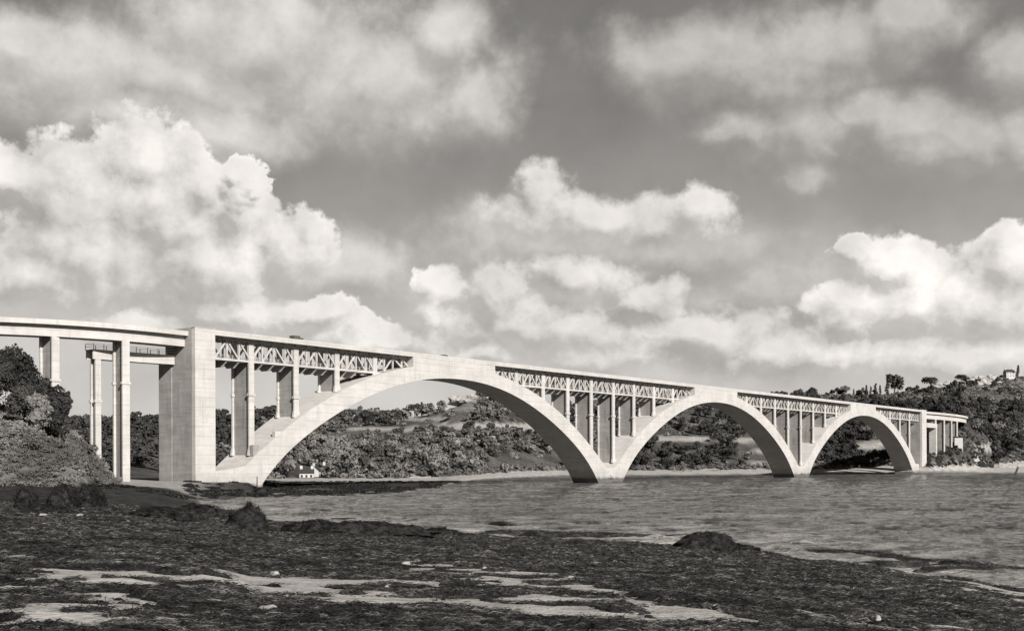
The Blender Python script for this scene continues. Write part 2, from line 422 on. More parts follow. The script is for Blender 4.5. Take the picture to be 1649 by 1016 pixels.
# small breakers running in along the near shore
lip = np.exp(-((dsh - (7 + 3 * fbm(Aw * 80, Aw * 0, 4, 3, .5, 40))) / 1.2) ** 2) + .7 * np.exp(-((dsh - (17 + 5 * fbm(Aw * 60, Aw * 0, 4, 3, .5, 41))) / 1.6) ** 2)
lip = lip * sstep(-.1, .5, fbm(Aw * 180, dsh * .05, 9, 3, .5, 42))
zw += .42 * lip
Vw = np.stack([Xw, Yw, zw], -1).reshape(-1, 3)
na2, nr2 = len(azw), len(rw)
i, j = np.meshgrid(np.arange(nr2 - 1), np.arange(na2 - 1), indexing='ij'); q = (i * na2 + j).ravel()
water = npmesh('water', Vw, np.stack([q, q + 1, q + na2 + 1, q + na2], -1), M_WATER, True); tag(water, kind='structure')
surf = np.clip(np.exp(-(dsh / 3.0) ** 2) * .7 + lip * .9 + .5 * np.exp(-((Yfw - Dw) / 4.) ** 2), 0, 1)
sb = water.data.attributes.new('shoal', 'FLOAT', 'POINT'); sb.data.foreach_set('value', (np.clip(1 - dsh / (52 + 40 * fbm(Aw * 90, dsh * .1, 7, 4, .55, 43)), 0, 1) ** 1.1).ravel().astype(np.float32))
sa = water.data.attributes.new('surf', 'FLOAT', 'POINT'); sa.data.foreach_set('value', surf.ravel().astype(np.float32))

# ------------------------------------------------------------------ seaweed bed
# sand gaps in the weed (photo rows, laid on the beach as real patches)
PATCH = [(190,931,190,9),(40,928,60,7),(75,946,45,5),(205,965,85,6),(120,992,110,14),(230,996,70,11),(324,967,32,4),(470,943,115,10),(560,950,60,8),
 (446,918,50,3),(545,968,75,5),(620,948,80,10),(640,972,90,6),(700,917,60,6),(780,926,80,8),(870,936,75,10),(880,954,95,15),(780,978,90,9),(900,982,110,12),(1010,990,95,10),
 (548,906,16,4),(500,886,16,3),(1090,988,70,9),(1150,992,55,7),(1305,993,45,5),(1340,998,30,4),(1422,995,14,8),(1510,1010,45,4),(1562,999,16,5),(1630,1004,22,5),(1590,960,75,8),(1640,957,50,8),
 (1518,916,45,3.5),(660,908,18,5),(1400,1012,40,4),(1640,925,40,3),(960,968,60,6),(30,895,25,5)]
def beach_xy(px, py):
    lo, hi = 8., 400.
    k = (px - W0 / 2) / F
    Yg = np.linspace(8, 300, 1200); hh = height(k * Yg, Yg)[0]
    row = YH + ROLL * (px - W0 / 2) + F * (HC - hh) / Yg
    ii = int(np.argmax(row < py)); return k * Yg[ii], Yg[ii], hh[ii]
PW = []
for px, py, rx, ry in PATCH:
    rx *= 1.12; ry *= 1.45
    x0, y0, h0 = beach_xy(px, py); x1, y1, _ = beach_xy(px, py - ry); x2, y2, _ = beach_xy(px, min(py + ry, 1040))
    PW.append((x0, (y1 + y2) / 2, rx / F * y0, max(abs(y1 - y2) / 2, .25)))
def weedmask(X, Y):
    m = np.full(X.shape, 9.)
    Xd = X + .9 * fbm(X, Y, 1.6, 5, .62, 51); Yd = Y + 1.2 * fbm(X, Y, 1.8, 5, .62, 52)
    for (x, y, a, b) in PW:
        m = np.minimum(m, np.hypot((Xd - x) / a, (Yd - y) / b) - 1)
    return m
azs = np.radians(np.linspace(-25, 25.5, 1150)); rs = 12 * np.exp(np.linspace(0, math.log(270 / 12), 720))
Rs, As = np.meshgrid(rs, azs, indexing='ij'); Xs = Rs * np.sin(As); Yss = Rs * np.cos(As)
hs_, Ds, Ysh, Yfs = height(Xs, Yss)[:4]
def weed_h(X, Y, h, D, Ysh):
    m = weedmask(X, Y)
    far = sstep(35, 110, np.hypot(X, Y)); open_ = sstep(.3, 3., m)
    lump = .16 * open_ * np.maximum(0, fbm(X, Y * .8, 2.3, 4, .6, 66)) + (.05 + .22 * far) * (.4 + .6 * open_) * fbm(X, Y, 3.2, 5, .6, 55) + .12 * np.abs(fbm(X * .7, Y * 1.1, .9, 5, .62, 56)) + .035 * fbm(X, Y, .2, 3, .6, 57)
    th = .055 + .07 * open_ + lump
    scat = fbm(X, Y, 1.3, 4, .6, 58)
    cover = np.clip((m + .45 * fbm(X, Y, .55, 4, .65, 77)) * 3.4, -1, 1)
    cover = np.maximum(cover, np.clip((scat - .11) * 6, -1, .6))       # loose clumps lying on the sand
    edge = 1 - sstep(-2, 3.5, D - Ysh + 4.5 * fbm(X, Y, 8, 5, .62, 59))
    left = sstep(math.radians(-16.2), math.radians(-17.5), np.arctan2(X, Y)) if False else (np.arctan2(X, Y) < math.radians(-15.0))
    edge = np.where(left, 1, edge)
    endl = np.where(left, 1 - sstep(205, 225, D), 1)
    z = h + th * np.clip(cover, 0, 1) * 1.0 + (cover < .05) * -.10 - (1 - np.clip(cover * 3, 0, 1)) * .06
    dS = D - Ysh
    shoal = sstep(.16, .34, fbm(X * .45, Y, 4.5, 4, .6, 71)) * (1 - sstep(12, 26, dS)) * (dS > 0) * ~left
    z = np.where(shoal > .02, np.maximum(z, -.30 + .48 * shoal + .05 * lump), z)
    bed = np.maximum(np.minimum(edge, endl), shoal)
    z = z * 1.0 - (1 - bed) * .8
    return z, cover, bed
zs, cover, bed = weed_h(Xs, Yss, hs_, Ds, Ysh)
bb, dd = hills_extra(Xs, Yss)
zs = np.where((dd > -3) & (As < math.radians(-16)) & (Yss > 100), hs_ - .5, zs)
Vs = np.stack([Xs, Yss, zs], -1).reshape(-1, 3); ns, ms = len(rs), len(azs)
i, j = np.meshgrid(np.arange(ns - 1), np.arange(ms - 1), indexing='ij'); q = (i * ms + j).ravel()
Qs = np.stack([q, q + 1, q + ms + 1, q + ms], -1)
keep = ((cover.ravel()[Qs].max(1) > -.1) & (bed.ravel()[Qs].max(1) > .25)) | ((Yss.ravel()[Qs].min(1) > 50) & (bed.ravel()[Qs].max(1) > .01))
sw = npmesh('seaweed', Vs, Qs[keep], M_WEED, True)
tag(sw, 'dark matted seaweed covering the foreshore in the foreground', 'seaweed', kind='stuff')

# loose strands of weed
def strands(P, L, Wd, lift=.5):
    n = len(P); a = RNG.normal(0, 1, n) * .75 + np.where(RNG.random(n) < .5, 0, PI); e = RNG.normal(0, .25, n)
    d = np.stack([np.cos(a) * np.cos(e), np.sin(a) * np.cos(e), np.abs(np.sin(e)) * lift], -1)
    s = np.cross(d, [0, 0, 1]); s /= np.linalg.norm(s, axis=1)[:, None] + 1e-6
    s = s * .6 + np.array([0, 0, 1]) * RNG.normal(0, .6, n)[:, None]; s /= np.linalg.norm(s, axis=1)[:, None] + 1e-6
    L = L[:, None]; Wd = Wd[:, None]
    mid = P + d * L * .5 + np.array([0, 0, 1]) * (L * RNG.random((n, 1)) * .22)
    d2 = d + RNG.normal(0, .5, (n, 3)); d2[:, 2] = -np.abs(d2[:, 2]) * .6
    end = mid + d2 * L * .5
    V = np.stack([P - s * Wd * .5, P + s * Wd * .5, mid - s * Wd * .5, mid + s * Wd * .5, end - s * Wd * .2, end + s * Wd * .2], 1).reshape(-1, 3)
    o = np.arange(n)[:, None] * 6
    Q = np.vstack([o + [0, 1, 3, 2], o + [2, 3, 5, 4]])
    return V, Q
N = 380000
u = RNG.random(N); rr = 15 * np.exp(u ** .95 * math.log(125 / 15)); aa = np.radians(RNG.uniform(-25, 25.4, N))
px_, py_ = rr * np.sin(aa), rr * np.cos(aa)
hh, DD, YY = height(px_, py_)[:3]
zz, cc, be = weed_h(px_, py_, hh, DD, YY)
ok = ((cc > .05) | (RNG.random(N) < .05)) & (be > .6); px_, py_, zz, rr = px_[ok], py_[ok], zz[ok], rr[ok]; n = len(px_)
L = RNG.uniform(.05, .19, n) * (1 + rr / 60); Wd = RNG.uniform(.006, .016, n) * (.7 + rr / 40)
VV, QQ = strands(np.stack([px_, py_, zz - .02], -1), L, Wd)
st = npmesh('seaweed_strands', VV, QQ, M_STRAND); tag(st, 'tangled loose strands lying over the dark seaweed', 'seaweed', kind='stuff')

# ------------------------------------------------------------------ weed-covered rocks
def weed_rock(px, pybase, w, hpx, label, seed):
    x0, y0, h0 = beach_xy(px, pybase)
    hw_ = w / 2 / F * y0 * (1.1 if px > 300 else .95); hz = hpx / F * y0 * (1.2 if px > 300 else .92)
    nu, nv = 64, 28; rg = np.random.default_rng(seed)
    vs = []
    th = np.linspace(0, 2 * PI, nu, endpoint=False); ph = np.linspace(0, PI / 2 + .62, nv)
    T, Pp = np.meshgrid(th, ph, indexing='ij')
    lob = 1 + .22 * np.sin(T * 2 + seed) + .12 * np.sin(T * 3 + seed * 2.)
    dx = np.sin(Pp) ** .8 * np.cos(T) * lob; dy = np.sin(Pp) ** .8 * np.sin(T) * lob; dz = np.clip(np.cos(Pp), -1, 1)
    nz = fbm(dx * 3 + seed, dy * 3 + dz * 4, 1.0, 5, .62, seed)
    k = 1 + .36 * nz
    depth = max(hw_ * .7, hz * 1.1)
    X = dx * hw_ * k; Y = dy * depth * k; Z = dz * hz * (1 + .45 * fbm(dx * 2, dy * 2, .6, 5, .65, seed + 3))
    V = np.stack([X, Y, Z], -1).reshape(-1, 3)
    Q = []
    for a in range(nu):
        for b_ in range(nv - 1):
            Q.append((a * nv + b_, a * nv + b_ + 1, ((a + 1) % nu) * nv + b_ + 1, ((a + 1) % nu) * nv + b_))
    root = empty('seaweed_mound', (x0, y0 + depth * .5, h0 - .06)); tag(root, label, 'seaweed mound', 'weed-covered mounds on the foreshore')
    npmesh('rock', V, Q, M_WEED_D, True, root)
    m = 1500; idx = rg.integers(0, len(V), m)
    P = V[idx] + rg.normal(0, .03, (m, 3)); P = P[P[:, 2] > -.05]
    VV, QQ = strands(P, rg.uniform(.2, .6, len(P)) * (y0 / 110), rg.uniform(.02, .045, len(P)) * (y0 / 110), .2)
    npmesh('weed_fringe', VV, QQ, M_WEED_D, False, root)
ROCKS = [(395, 857, 74, 33, 'tall domed mound of dark weed at the left end of the water'),
 (250, 838, 100, 22, 'long low weed mound left of the tall domed one'), (310, 836, 70, 19, 'weed mound beside the pale water tip left of the tall domed one'),
 (585, 866, 160, 20, 'long weed ridge right of the tall domed mound'), (500, 862, 80, 20, 'weed lump between the tall domed mound and the long ridge'),
 (806, 864, 66, 18, 'rounded black mound with a wave breaking behind it'), (865, 867, 60, 10, 'low flat mound just right of the rounded black one'),
 (905, 869, 34, 7, 'smallest lump at the water edge in the middle'),
 (1135, 887, 84, 22, 'black ragged mound at the water edge right of centre'), (1180, 888, 60, 10, 'low tail of weed right of the black ragged mound'),
 (1370, 901, 34, 8, 'tiny weed lump standing in the shallows at the right'),
 (34, 824, 44, 38, 'dark upright weed mound nearest the left edge'), (97, 822, 58, 42, 'biggest of the dark upright mounds at the left'),
 (136, 820, 44, 40, 'narrow dark mound right of the biggest one at the left'), (70, 832, 80, 20, 'low dark mound in front of the upright ones at the left'),
 (700, 866, 70, 12, 'low weed hump left of the rounded black mound')]
for k, a in enumerate(ROCKS): weed_rock(*a[:4], a[4], k + 11)

# pale stones
def stone(px, py, wpx, hpx, label, seed, name='stone'):
    x0, y0, h0 = beach_xy(px, py); s = wpx / F * y0 / 2 * .85; sz = hpx / F * y0 * .75
    bm = bmesh.new(); bmesh.ops.create_icosphere(bm, subdivisions=3, radius=1)
    rg = random.Random(seed)
    for v in bm.verts:
        n = 1 + .16 * math.sin(v.co.x * 3 + seed) + .12 * math.sin(v.co.y * 4.3 + seed * 2) + .09 * math.sin(v.co.z * 5 + v.co.x * 4)
        v.co = Vector((v.co.x * s * n, v.co.y * s * .8 * n, v.co.z * sz * .6 * n))
    me = bpy.data.meshes.new(name); bm.to_mesh(me); bm.free(); me.materials.append(M_PEBBLE)
    for p in me.polygons: p.use_smooth = seed % 2 == 0
    wz = weed_h(np.array([x0]), np.array([y0]), np.array([h0]), np.array([y0]), np.array([y0 + 50.]))[0][0]
    o = bpy.data.objects.new(name, me); col.objects.link(o); o.location = (x0, y0, max(h0, wz) + sz * .3)
    o.rotation_euler.z = rg.uniform(0, 3); tag(o, label, 'stone', 'pale stones on the beach')
for k, a in enumerate([(358, 940, 11, 10, 'round white stone on the left sand strip'), (441, 929, 20, 9, 'long pale stone on the seaweed edge above the left sand strip'),
 (652, 911, 22, 11, 'largest pale stone at the upper tip of the middle sand strip'), (690, 913, 20, 7, 'flat stone next to the largest pale stone'),
 (780, 917, 9, 8, 'left of two small white stones above the middle sand strip'), (805, 917, 9, 8, 'right of two small white stones above the middle sand strip'),
 (990, 911, 9, 6, 'lone white stone on the weed right of centre'), (1475, 989, 11, 8, 'small white stone near the lower right corner'),
 (1412, 1005, 16, 14, 'blunt pale stone on the bottom edge sand at the right'), (70, 835, 16, 5, 'pale slab beside the dark mounds, the left of two'),
 (128, 836, 18, 6, 'pale slab beside the dark mounds, the right of two'), (430, 990, 40, 9, 'pale rock half buried in weed near the bottom'),
 (205, 845, 9, 4, 'small pale stone on weed under the low mound at the left'), (622, 949, 9, 5, 'small stone on sand left of the middle strip')]):
    stone(*a, k)

# ------------------------------------------------------------------ THE BRIDGE
bridge = empty('arch_bridge', (BX, BY, 0), math.atan2(C_, S_))
tag(bridge, 'white concrete road bridge of three great arches spanning the whole river', 'bridge')
CEN = [95.25, 283.15, 473.3]; HS = [84.75, 84.85, 86.2]
ti = np.array([0, .1, .2, .37, .55, .7, .79, .87, .93, .97, 1.0, 1.05]); zi = 34.3 * np.array([1, .992, .968, .884, .735, .565, .44, .315, .2, .1, 0, -.16])
te = np.array([0, 20, 33.5, 48, 54, 64, 76, 83, 91, 96, 100]) / 84.75; ze = np.array([38.7, 37.2, 34.4, 30, 27.8, 23.3, 16, 11.2, 5.5, 1.5, -2])
pI = np.polyfit(ti ** 2, zi, 4); pE = np.polyfit(te ** 2, ze, 4)
def intr(k, u): t = (u - CEN[k]) / HS[k]; return float(np.polyval(pI, t * t))
def extr(k, u): t = (u - CEN[k]) / HS[k]; return float(np.polyval(pE, t * t))
WID = 11.2
def extr_any(u):
    return max([-9.] + [extr(k, u) for k in range(3) if abs(u - CEN[k]) < HS[k] * 1.16])
for k in range(3):
    N_ = 72
    tsI = np.sin(np.linspace(-PI / 2, PI / 2, N_ + 1)) * 1.03; tsE = np.sin(np.linspace(-PI / 2, PI / 2, N_ + 1)) * 1.145
    mb = MB(); 
    for j in range(N_ + 1):
        ui, ue = CEN[k] + tsI[j] * HS[k], CEN[k] + tsE[j] * HS[k]
        a, b_ = intr(k, ui), extr(k, ue)
        mb.v += [(ui, 0, a), (ue, 0, b_), (ue, WID, b_), (ui, WID, a)]
    for j in range(N_):
        o = j * 4
        for a, b_ in ((0, 1), (1, 2), (2, 3), (3, 0)): mb.f.append((o + a, o + b_, o + 4 + b_, o + 4 + a))
    mb.f += [(0, 3, 2, 1), (N_ * 4, N_ * 4 + 1, N_ * 4 + 2, N_ * 4 + 3)]
    rib = mb.build('arch_rib', M_CON, bridge)
CW = [(73.3, 115.2), (259.5, 302.0), (448.5, 490.0)]
for k, (a, b_) in enumerate(CW):
    pts = [(a, 40.0), (b_, 40.0)] + [(u, extr(k, u) - .4) for u in np.linspace(b_, a, 14)]
    mb = MB(); mb.prism(pts, .06, WID - .06); mb.build('crown_wall', M_CON, bridge)
# footings between the arches
for (a, b_, zt) in ((181.2, 197.2, 6.5), (369.4, 386.4, 6.5)):
    mb = MB(); mb.prism([(a, -2), (b_, -2), (b_ - .6, 1), (b_ - 2.6, zt - 1), (a + 2.6, zt - 1), (a + .6, 1)], .12, WID - .12)
    mb.build('footing', M_CON, bridge)
    mb = MB(); mb.prism([(a - .2, -2), (b_ + .2, -2), (b_ - .3, 1.25), (a + .3, 1.25)], -.1, WID + .1); mb.build('plinth', M_CON, bridge)
mb = MB(); mb.prism([(-3.6, 0), (12, 0), (12.6, 4.5), (9, 7.2), (-3.6, 5.6)], .2, WID - .2); mb.build('footing', M_CON, bridge)
mb = MB(); mb.prism([(557, -1), (572, -1), (572, 6.5), (563, 6.5), (557, 2)], .2, WID - .2); mb.build('footing', M_CON, bridge)
# deck slab with parapets: abutment to abutment
U0, U1 = -3.7, 577.9
mb = MB(); mb.box((U0, .25, 40.0), (U1, WID - .25, 40.35)); mb.build('roadway_slab', M_CON, bridge)
for v0, v1 in ((0, .25), (WID - .25, WID)):
    mb = MB(); mb.box((U0, v0, 39.9), (U1, v1, 41.2))
    mb.build('parapet', M_CON, bridge)
for (p0, p1) in ((-3.7, 73.2), (115.3, 259.4), (302.1, 448.4), (490.1, 577.9)):
    n = int((p1 - p0) / 4.05); mb = MB()
    for vv in (3.9, 7.2): mb.box((p0, vv, 39.5), (p1, vv + .3, 39.99))
    for q_ in range(1, n): mb.box((p0 + q_ * (p1 - p0) / n - .15, 1.9, 39.2), (p0 + q_ * (p1 - p0) / n + .15, WID - 1.9, 39.995))
    mb.build('floor_framing', M_CON, bridge)
VN, VF = 2.5, WID - 2.5         # truss planes
SEG = [(-3.7, 73.3, [10.3, 26.5, 42.5, 58.5]), (115.2, 259.5, [130.5, 146.9, 162.9, 179.1, 195.3, 211.2, 227.5, 243.9]),
       (302.0, 448.5, [316.7, 333.2, 349.6, 366.0, 382.4, 399.2, 415.9, 432.4]), (490.0, 577.9, [504.5, 521.9, 540.7, 559.5])]
LZ = 34.0
def gnd(u): return extr_any(u)
for (a, b_, pil) in SEG:
    pts = [a] + pil + [b_]
    for i in range(len(pts) - 1):
        p, q_ = pts[i], pts[i + 1]
        full = 4
        w = (q_ - p)
        nodes = [p + w * k / 4 for k in range(5)]
        if i == 0:                       # end bays run out to the wall on the standard spacing
            nodes = [q_ - k * 4.05 for k in range(int(w / 4.05), -1, -1)]
            if nodes[0] - p > .8: nodes = [p] + nodes
        if i == len(pts) - 2:
            nodes = [p + k * 4.05 for k in range(int(w / 4.05) + 1)]
            if q_ - nodes[-1] > .8: nodes = nodes + [q_]
        zb = lambda u: max(LZ + .3, gnd(u) + .1)
        for side, vc in ((0, VN), (1, VF)):
            mb = MB()
            mid = (p + q_) / 2
            mb.bar((p, vc, 39.55), (q_, vc, 39.55), .44, .5)
            for j in range(len(nodes) - 1):
                n0, n1 = nodes[j], nodes[j + 1]
                if max(gnd(n0), gnd(n1)) < LZ + .25:
                    mb.bar((n0, vc, LZ + .27), (n1, vc, LZ + .27), .52, .54)
                elif min(gnd(n0), gnd(n1)) < LZ + .2:
                    lo = n0 if gnd(n0) < gnd(n1) else n1; hi = n1 if lo == n0 else n0
                    mb.bar((lo, vc, LZ + .27), (hi, vc, LZ + .27), .52, .54)
                if 39.3 - max(zb(n0), zb(n1)) > 1.2:
                    if (n0 + n1) / 2 < mid: mb.bar((n0, vc, zb(n0) + .1), (n1, vc, 39.3), .38, .42)
                    else: mb.bar((n0, vc, 39.3), (n1, vc, zb(n1) + .1), .36, .42)
                if j > 0: mb.bar((n0, vc, zb(n0)), (n0, vc, 39.4), .40, .38)
            mb.build('truss_panel', M_CON, bridge)
        # lower deck of this bay
        n0 = [n for n in nodes if gnd(n) < LZ - .2]
        if len(n0) >= 2:
            x0, x1 = min(n0), max(n0)
            mb = MB(); mb.box((x0, VN + .27, LZ + .02), (x1, VF - .27, LZ + .22))
            ld = mb.build('lower_deck', M_CON, bridge)
            for n in n0:
                if abs(n - p) < .1 and i > 0 or abs(n - q_) < .1 and i < len(pts) - 2 or abs(n - a) < .6 or abs(n - b_) < .6: continue
                if gnd(n) > LZ - 1.8: continue
                cb = MB(); vm_ = (VN + VF) / 2
                cb.poly([(n - .16, VN - .05, LZ - .02), (n - .16, VF + .05, LZ - .02), (n - .16, VF - .3, LZ - .5), (n - .16, VF - 1.6, LZ - 1.6), (n - .16, VN + 1.6, LZ - 1.6), (n - .16, VN + .3, LZ - .5),
                         (n + .16, VN - .05, LZ - .02), (n + .16, VF + .05, LZ - .02), (n + .16, VF - .3, LZ - .5), (n + .16, VF - 1.6, LZ - 1.6), (n + .16, VN + 1.6, LZ - 1.6), (n + .16, VN + .3, LZ - .5)],
                        [(0, 1, 2, 3, 4, 5), (11, 10, 9, 8, 7, 6)] + [(j, j + 6, (j + 1) % 6 + 6, (j + 1) % 6) for j in range(6)])
                cb.build('crossbeam', M_CON, ld)
            rl = MB()
            for vv in (VN + .6, VF - .6):
                for zz_ in (35.0, 35.5): rl.bar((x0, vv, zz_), (x1, vv, zz_), .06, .08)
                nn = max(2, int((x1 - x0) / 1.35))
                for j in range(nn + 1): rl.box((x0 + (x1 - x0) * j / nn - .06, vv - .06, LZ + .2), (x0 + (x1 - x0) * j / nn + .06, vv + .06, 35.5))
            rl.build('railing', M_CON, ld)
    for u_ in pil:
        g0 = gnd(u_) - .4
        root = bpy.data.objects.new('spandrel_pillar', None); col.objects.link(root); root.parent = bridge
        for v0, dp in ((VN - .35, .45), (VF - .1, .45)):
            mb = MB(); mb.box((u_ - .9, v0, g0), (u_ + .9, v0 + dp, 39.35))
            if LZ - g0 > 12:
                zc = LZ - 8.8; mb.box((u_ - 1.15, v0 - .2, zc), (u_ + 1.15, v0 + dp + .15, zc + .7))
            if LZ - g0 > 3: 
                mb.hexa([(u_ - 1.35, v0 - .2, g0), (u_ + 1.35, v0 - .2, g0), (u_ + 1.35, v0 + dp + .1, g0), (u_ - 1.35, v0 + dp + .1, g0),
                         (u_ - .92, v0 - .04, g0 + 1.9), (u_ + .92, v0 - .04, g0 + 1.9), (u_ + .92, v0 + dp + .03, g0 + 1.9), (u_ - .92, v0 + dp + .03, g0 + 1.9)])
            mb.build('pilaster', M_CON, root)
        if LZ - g0 > 1.5:
            mb = MB(); mb.box((u_ - .32, VN + .11, g0), (u_ + .32, VF - .11, LZ - .02)); mb.build('cross_wall', M_CON_DARK, root)
# abutment pier A and D
def abut(u0, u1, v0, v1, z0, z1, rec, name='abutment_pier'):
    root = bpy.data.objects.new(name, None); col.objects.link(root); root.parent = bridge
    mb = MB(); mb.box((u0, v0, z0), (u1, v0 + 1.3, z1)); mb.build('front_wall', M_CON, root)
    mb = MB(); mb.box((u0 + .05, v0 + 1.3, z0), (u1 - .05, v0 + 8.9, z1 - .02)); mb.build('side_wall', M_CON_DARK, root)
    mb = MB(); mb.box((u0 - rec, v0 + 8.9, z0), (u1 + rec, v1, z1 - .02 - 7.5)); mb.box((u0, v0 + 8.9, z1 - 7.5), (u1, v1 - 2.5, z1 - .03)); mb.build('rear_wall', M_CON_DARK, root)
    mb = MB(); mb.box((u0 - .15, v0 - .12, z1 - .02), (u1 + .15, v0 + 1.2, z1 + .12)); mb.build('coping', M_CON, root)
abut(-10.1, -3.7, 0, 13.9, .5, 41.35, .15)
abut(578.0, 587.3, 0, 12.5, .5, 41.35, .1)
# block, box and hatch on the first rib (maintenance bits seen on the extrados)
mb = MB(); zb_ = extr(0, 10.5); mb.box((9.3, .55, zb_ - 2), (11.4, 1.75, zb_ + 2.2)); mb.build('access_block', M_CON_DARK, bridge)
mb = MB(); zb_ = extr(0, 18.0); mb.box((16.8, .35, zb_ - 2.5), (18.9, 1.4, zb_ + .75)); mb.build('slab_block', M_CON, bridge)

# viaducts ----------------------------------------------------------------
def smooth_path(P, n):
    P = [Vector((p[0], p[1], 0)) for p in P]; P = [P[0] * 2 - P[1]] + P + [P[-1] * 2 - P[-2]]
    out = []
    for i in range(1, len(P) - 2):
        for t in np.linspace(0, 1, n, endpoint=False):
            p0, p1, p2, p3 = P[i - 1:i + 3]
            out.append(.5 * ((2 * p1) + (-p0 + p2) * t + (2 * p0 - 5 * p1 + 4 * p2 - p3) * t * t + (-p0 + 3 * p1 - 3 * p2 + p3) * t ** 3))
    out.append(P[-2]); return out
def path_strip(mb, path, n0, n1, z0, z1, i0=0, i1=None):     # n = offset away from camera side
    i1 = len(path) if i1 is None else i1; ring = []
    for i in range(i0, i1):
        a, b_ = path[max(i - 1, 0)], path[min(i + 1, len(path) - 1)]; t = (b_ - a).normalized(); nrm = Vector((-t.y, t.x, 0))
        if nrm.y < 0: nrm = -nrm
        p = path[i]; q0, q1 = p + nrm * n0, p + nrm * n1
        ring.append([(q0.x, q0.y, z0), (q1.x, q1.y, z0), (q1.x, q1.y, z1), (q0.x, q0.y, z1)])
    vs = [v for r_ in ring for v in r_]; fs = []
    for i in range(len(ring) - 1):
        o = i * 4
        for a, b_ in ((0, 1), (1, 2), (2, 3), (3, 0)): fs.append((o + a, o + b_, o + 4 + b_, o + 4 + a))
    fs += [(0, 1, 2, 3), tuple(len(vs) - 4 + k for k in (3, 2, 1, 0))]
    mb.poly(vs, fs)
def frame_at(path, i):
    a, b_ = path[max(i - 1, 0)], path[min(i + 1, len(path) - 1)]; t = (b_ - a).normalized(); nrm = Vector((-t.y, t.x, 0))
    if nrm.y < 0: nrm = -nrm
    return path[i], t, nrm
def vpier(path, i, n0, n1, zt, z0, wid=1.9, wall=.8, square=False):
    p, t, nrm = frame_at(path, i)
    if square: p = p + nrm * n0 - Vector((0, 1, 0)) * n0; t, nrm = Vector((1, 0, 0)), Vector((0, 1, 0))
    root = bpy.data.objects.new('viaduct_pillar', None); col.objects.link(root); root.parent = bridge
    def blk(mb, s0, s1, a, b_, za, zb2):
        c = [p + t * s0 + nrm * a, p + t * s1 + nrm * a, p + t * s1 + nrm * b_, p + t * s0 + nrm * b_]
        mb.hexa([(q.x, q.y, za) for q in c] + [(q.x, q.y, zb2) for q in c])
    for a, b_ in ((n0, n0 + .5), (n1 - .5, n1)):
        mb = MB(); blk(mb, -wid / 2, wid / 2, a, b_, z0, zt - .01)
        blk(mb, -wid / 2 - .25, wid / 2 + .25, a - .15, b_ + .15, zt - 10.3, zt - 9.7)
        mb.build('pilaster', M_CON, root)
    mb = MB(); blk(mb, -wall / 2, wall / 2, n0 + .51, n1 - .51, z0, zt - .01); mb.build('cross_wall', M_CON_DARK, root)
LP = smooth_path([(-66, 19.5), (-60.0, 15.6), (-53.5, 11.8), (-48.5, 9.1), (-42.8, 6.7), (-36.2, 4.6), (-28.7, 3.1), (-20.4, 2.4), (-10.1, 2.5)], 6)
ZT = 40.5
mb = MB(); path_strip(mb, LP, 0, .3, ZT - 1.15, ZT); path_strip(mb, LP, 7.0, 7.3, ZT - 1.15, ZT); mb.build('viaduct_parapet', M_CON, bridge)
mb = MB(); path_strip(mb, LP, .3, 7.0, ZT - 1.1, ZT - .75); mb.build('viaduct_roadway', M_CON, bridge)
mb = MB(); path_strip(mb, LP, 1.35, 2.1, 36.75, ZT - 1.1); path_strip(mb, LP, 5.25, 5.95, 36.75, ZT - 1.1); mb.build('viaduct_girder', M_CON, bridge)
def near_idx(path, u_): return min(range(len(path)), key=lambda i: abs(path[i].x - u_))
for pxm in (94.5, 203.3, -22.0):
    best = None
    for i in range(len(LP)):
        p, t, nrm = frame_at(LP, i); w = b2w(*(p + nrm * 1.35)[:2]); s = W0 / 2 + F * w.x / w.y
        if best is None or abs(s - pxm) < best[0]: best = (abs(s - pxm), i)
    p, t, nrm = frame_at(LP, best[1]); w = b2w(*(p + nrm * 2)[:2])
    vpier(LP, best[1], 1.36, 5.96 if pxm > 150 else 6.5, 36.75, H(w.x, w.y) - 1.5, square=pxm < 150)
# lower rail deck branching off behind the road viaduct
RP = smooth_path([(-32.6, 9.5), (-27, 9.3), (-21, 8.8), (-15, 8.2), (-10.2, 7.7)], 4)
RZ = 32.45
mb = MB(); path_strip(mb, RP, 0, .4, RZ, RZ + 2.1); path_strip(mb, RP, 2.6, 3.0, RZ, RZ + 2.1); mb.build('rail_girder', M_CON, bridge)
mb = MB(); path_strip(mb, RP, -.25, 3.25, RZ + 2.1, RZ + 2.3); mb.build('rail_deck', M_CON, bridge)
mb = MB()
for off in (-.2, 3.2):
    for zz_ in (2.95, 3.6): path_strip(mb, RP, off - .03, off + .03, RZ + zz_ - .03, RZ + zz_ + .03)
    acc = 0; last = None
    for i in range(0, len(RP), 2):
        p, t, nrm = frame_at(RP, i)
        q_ = p + nrm * off
        mb.box((q_.x - .06, q_.y - .06, RZ + 2.3), (q_.x + .06, q_.y + .06, RZ + 3.65))
p, t, nrm = frame_at(RP, 0)
for zz_ in (2.95, 3.6):
    a = p - t * .05 - nrm * .2; b_ = p - t * .05 + nrm * 3.2
    mb.bar((a.x, a.y, RZ + zz_), (b_.x, b_.y, RZ + zz_), .07, .07, (0, 0, 1))
mb.build('railing', M_CON, bridge)
w = b2w(RP[1].x, RP[1].y + 1.5)
vpier(RP, 1, .05, 2.4, RZ, H(w.x, w.y) - 1.5, 1.5, .6)
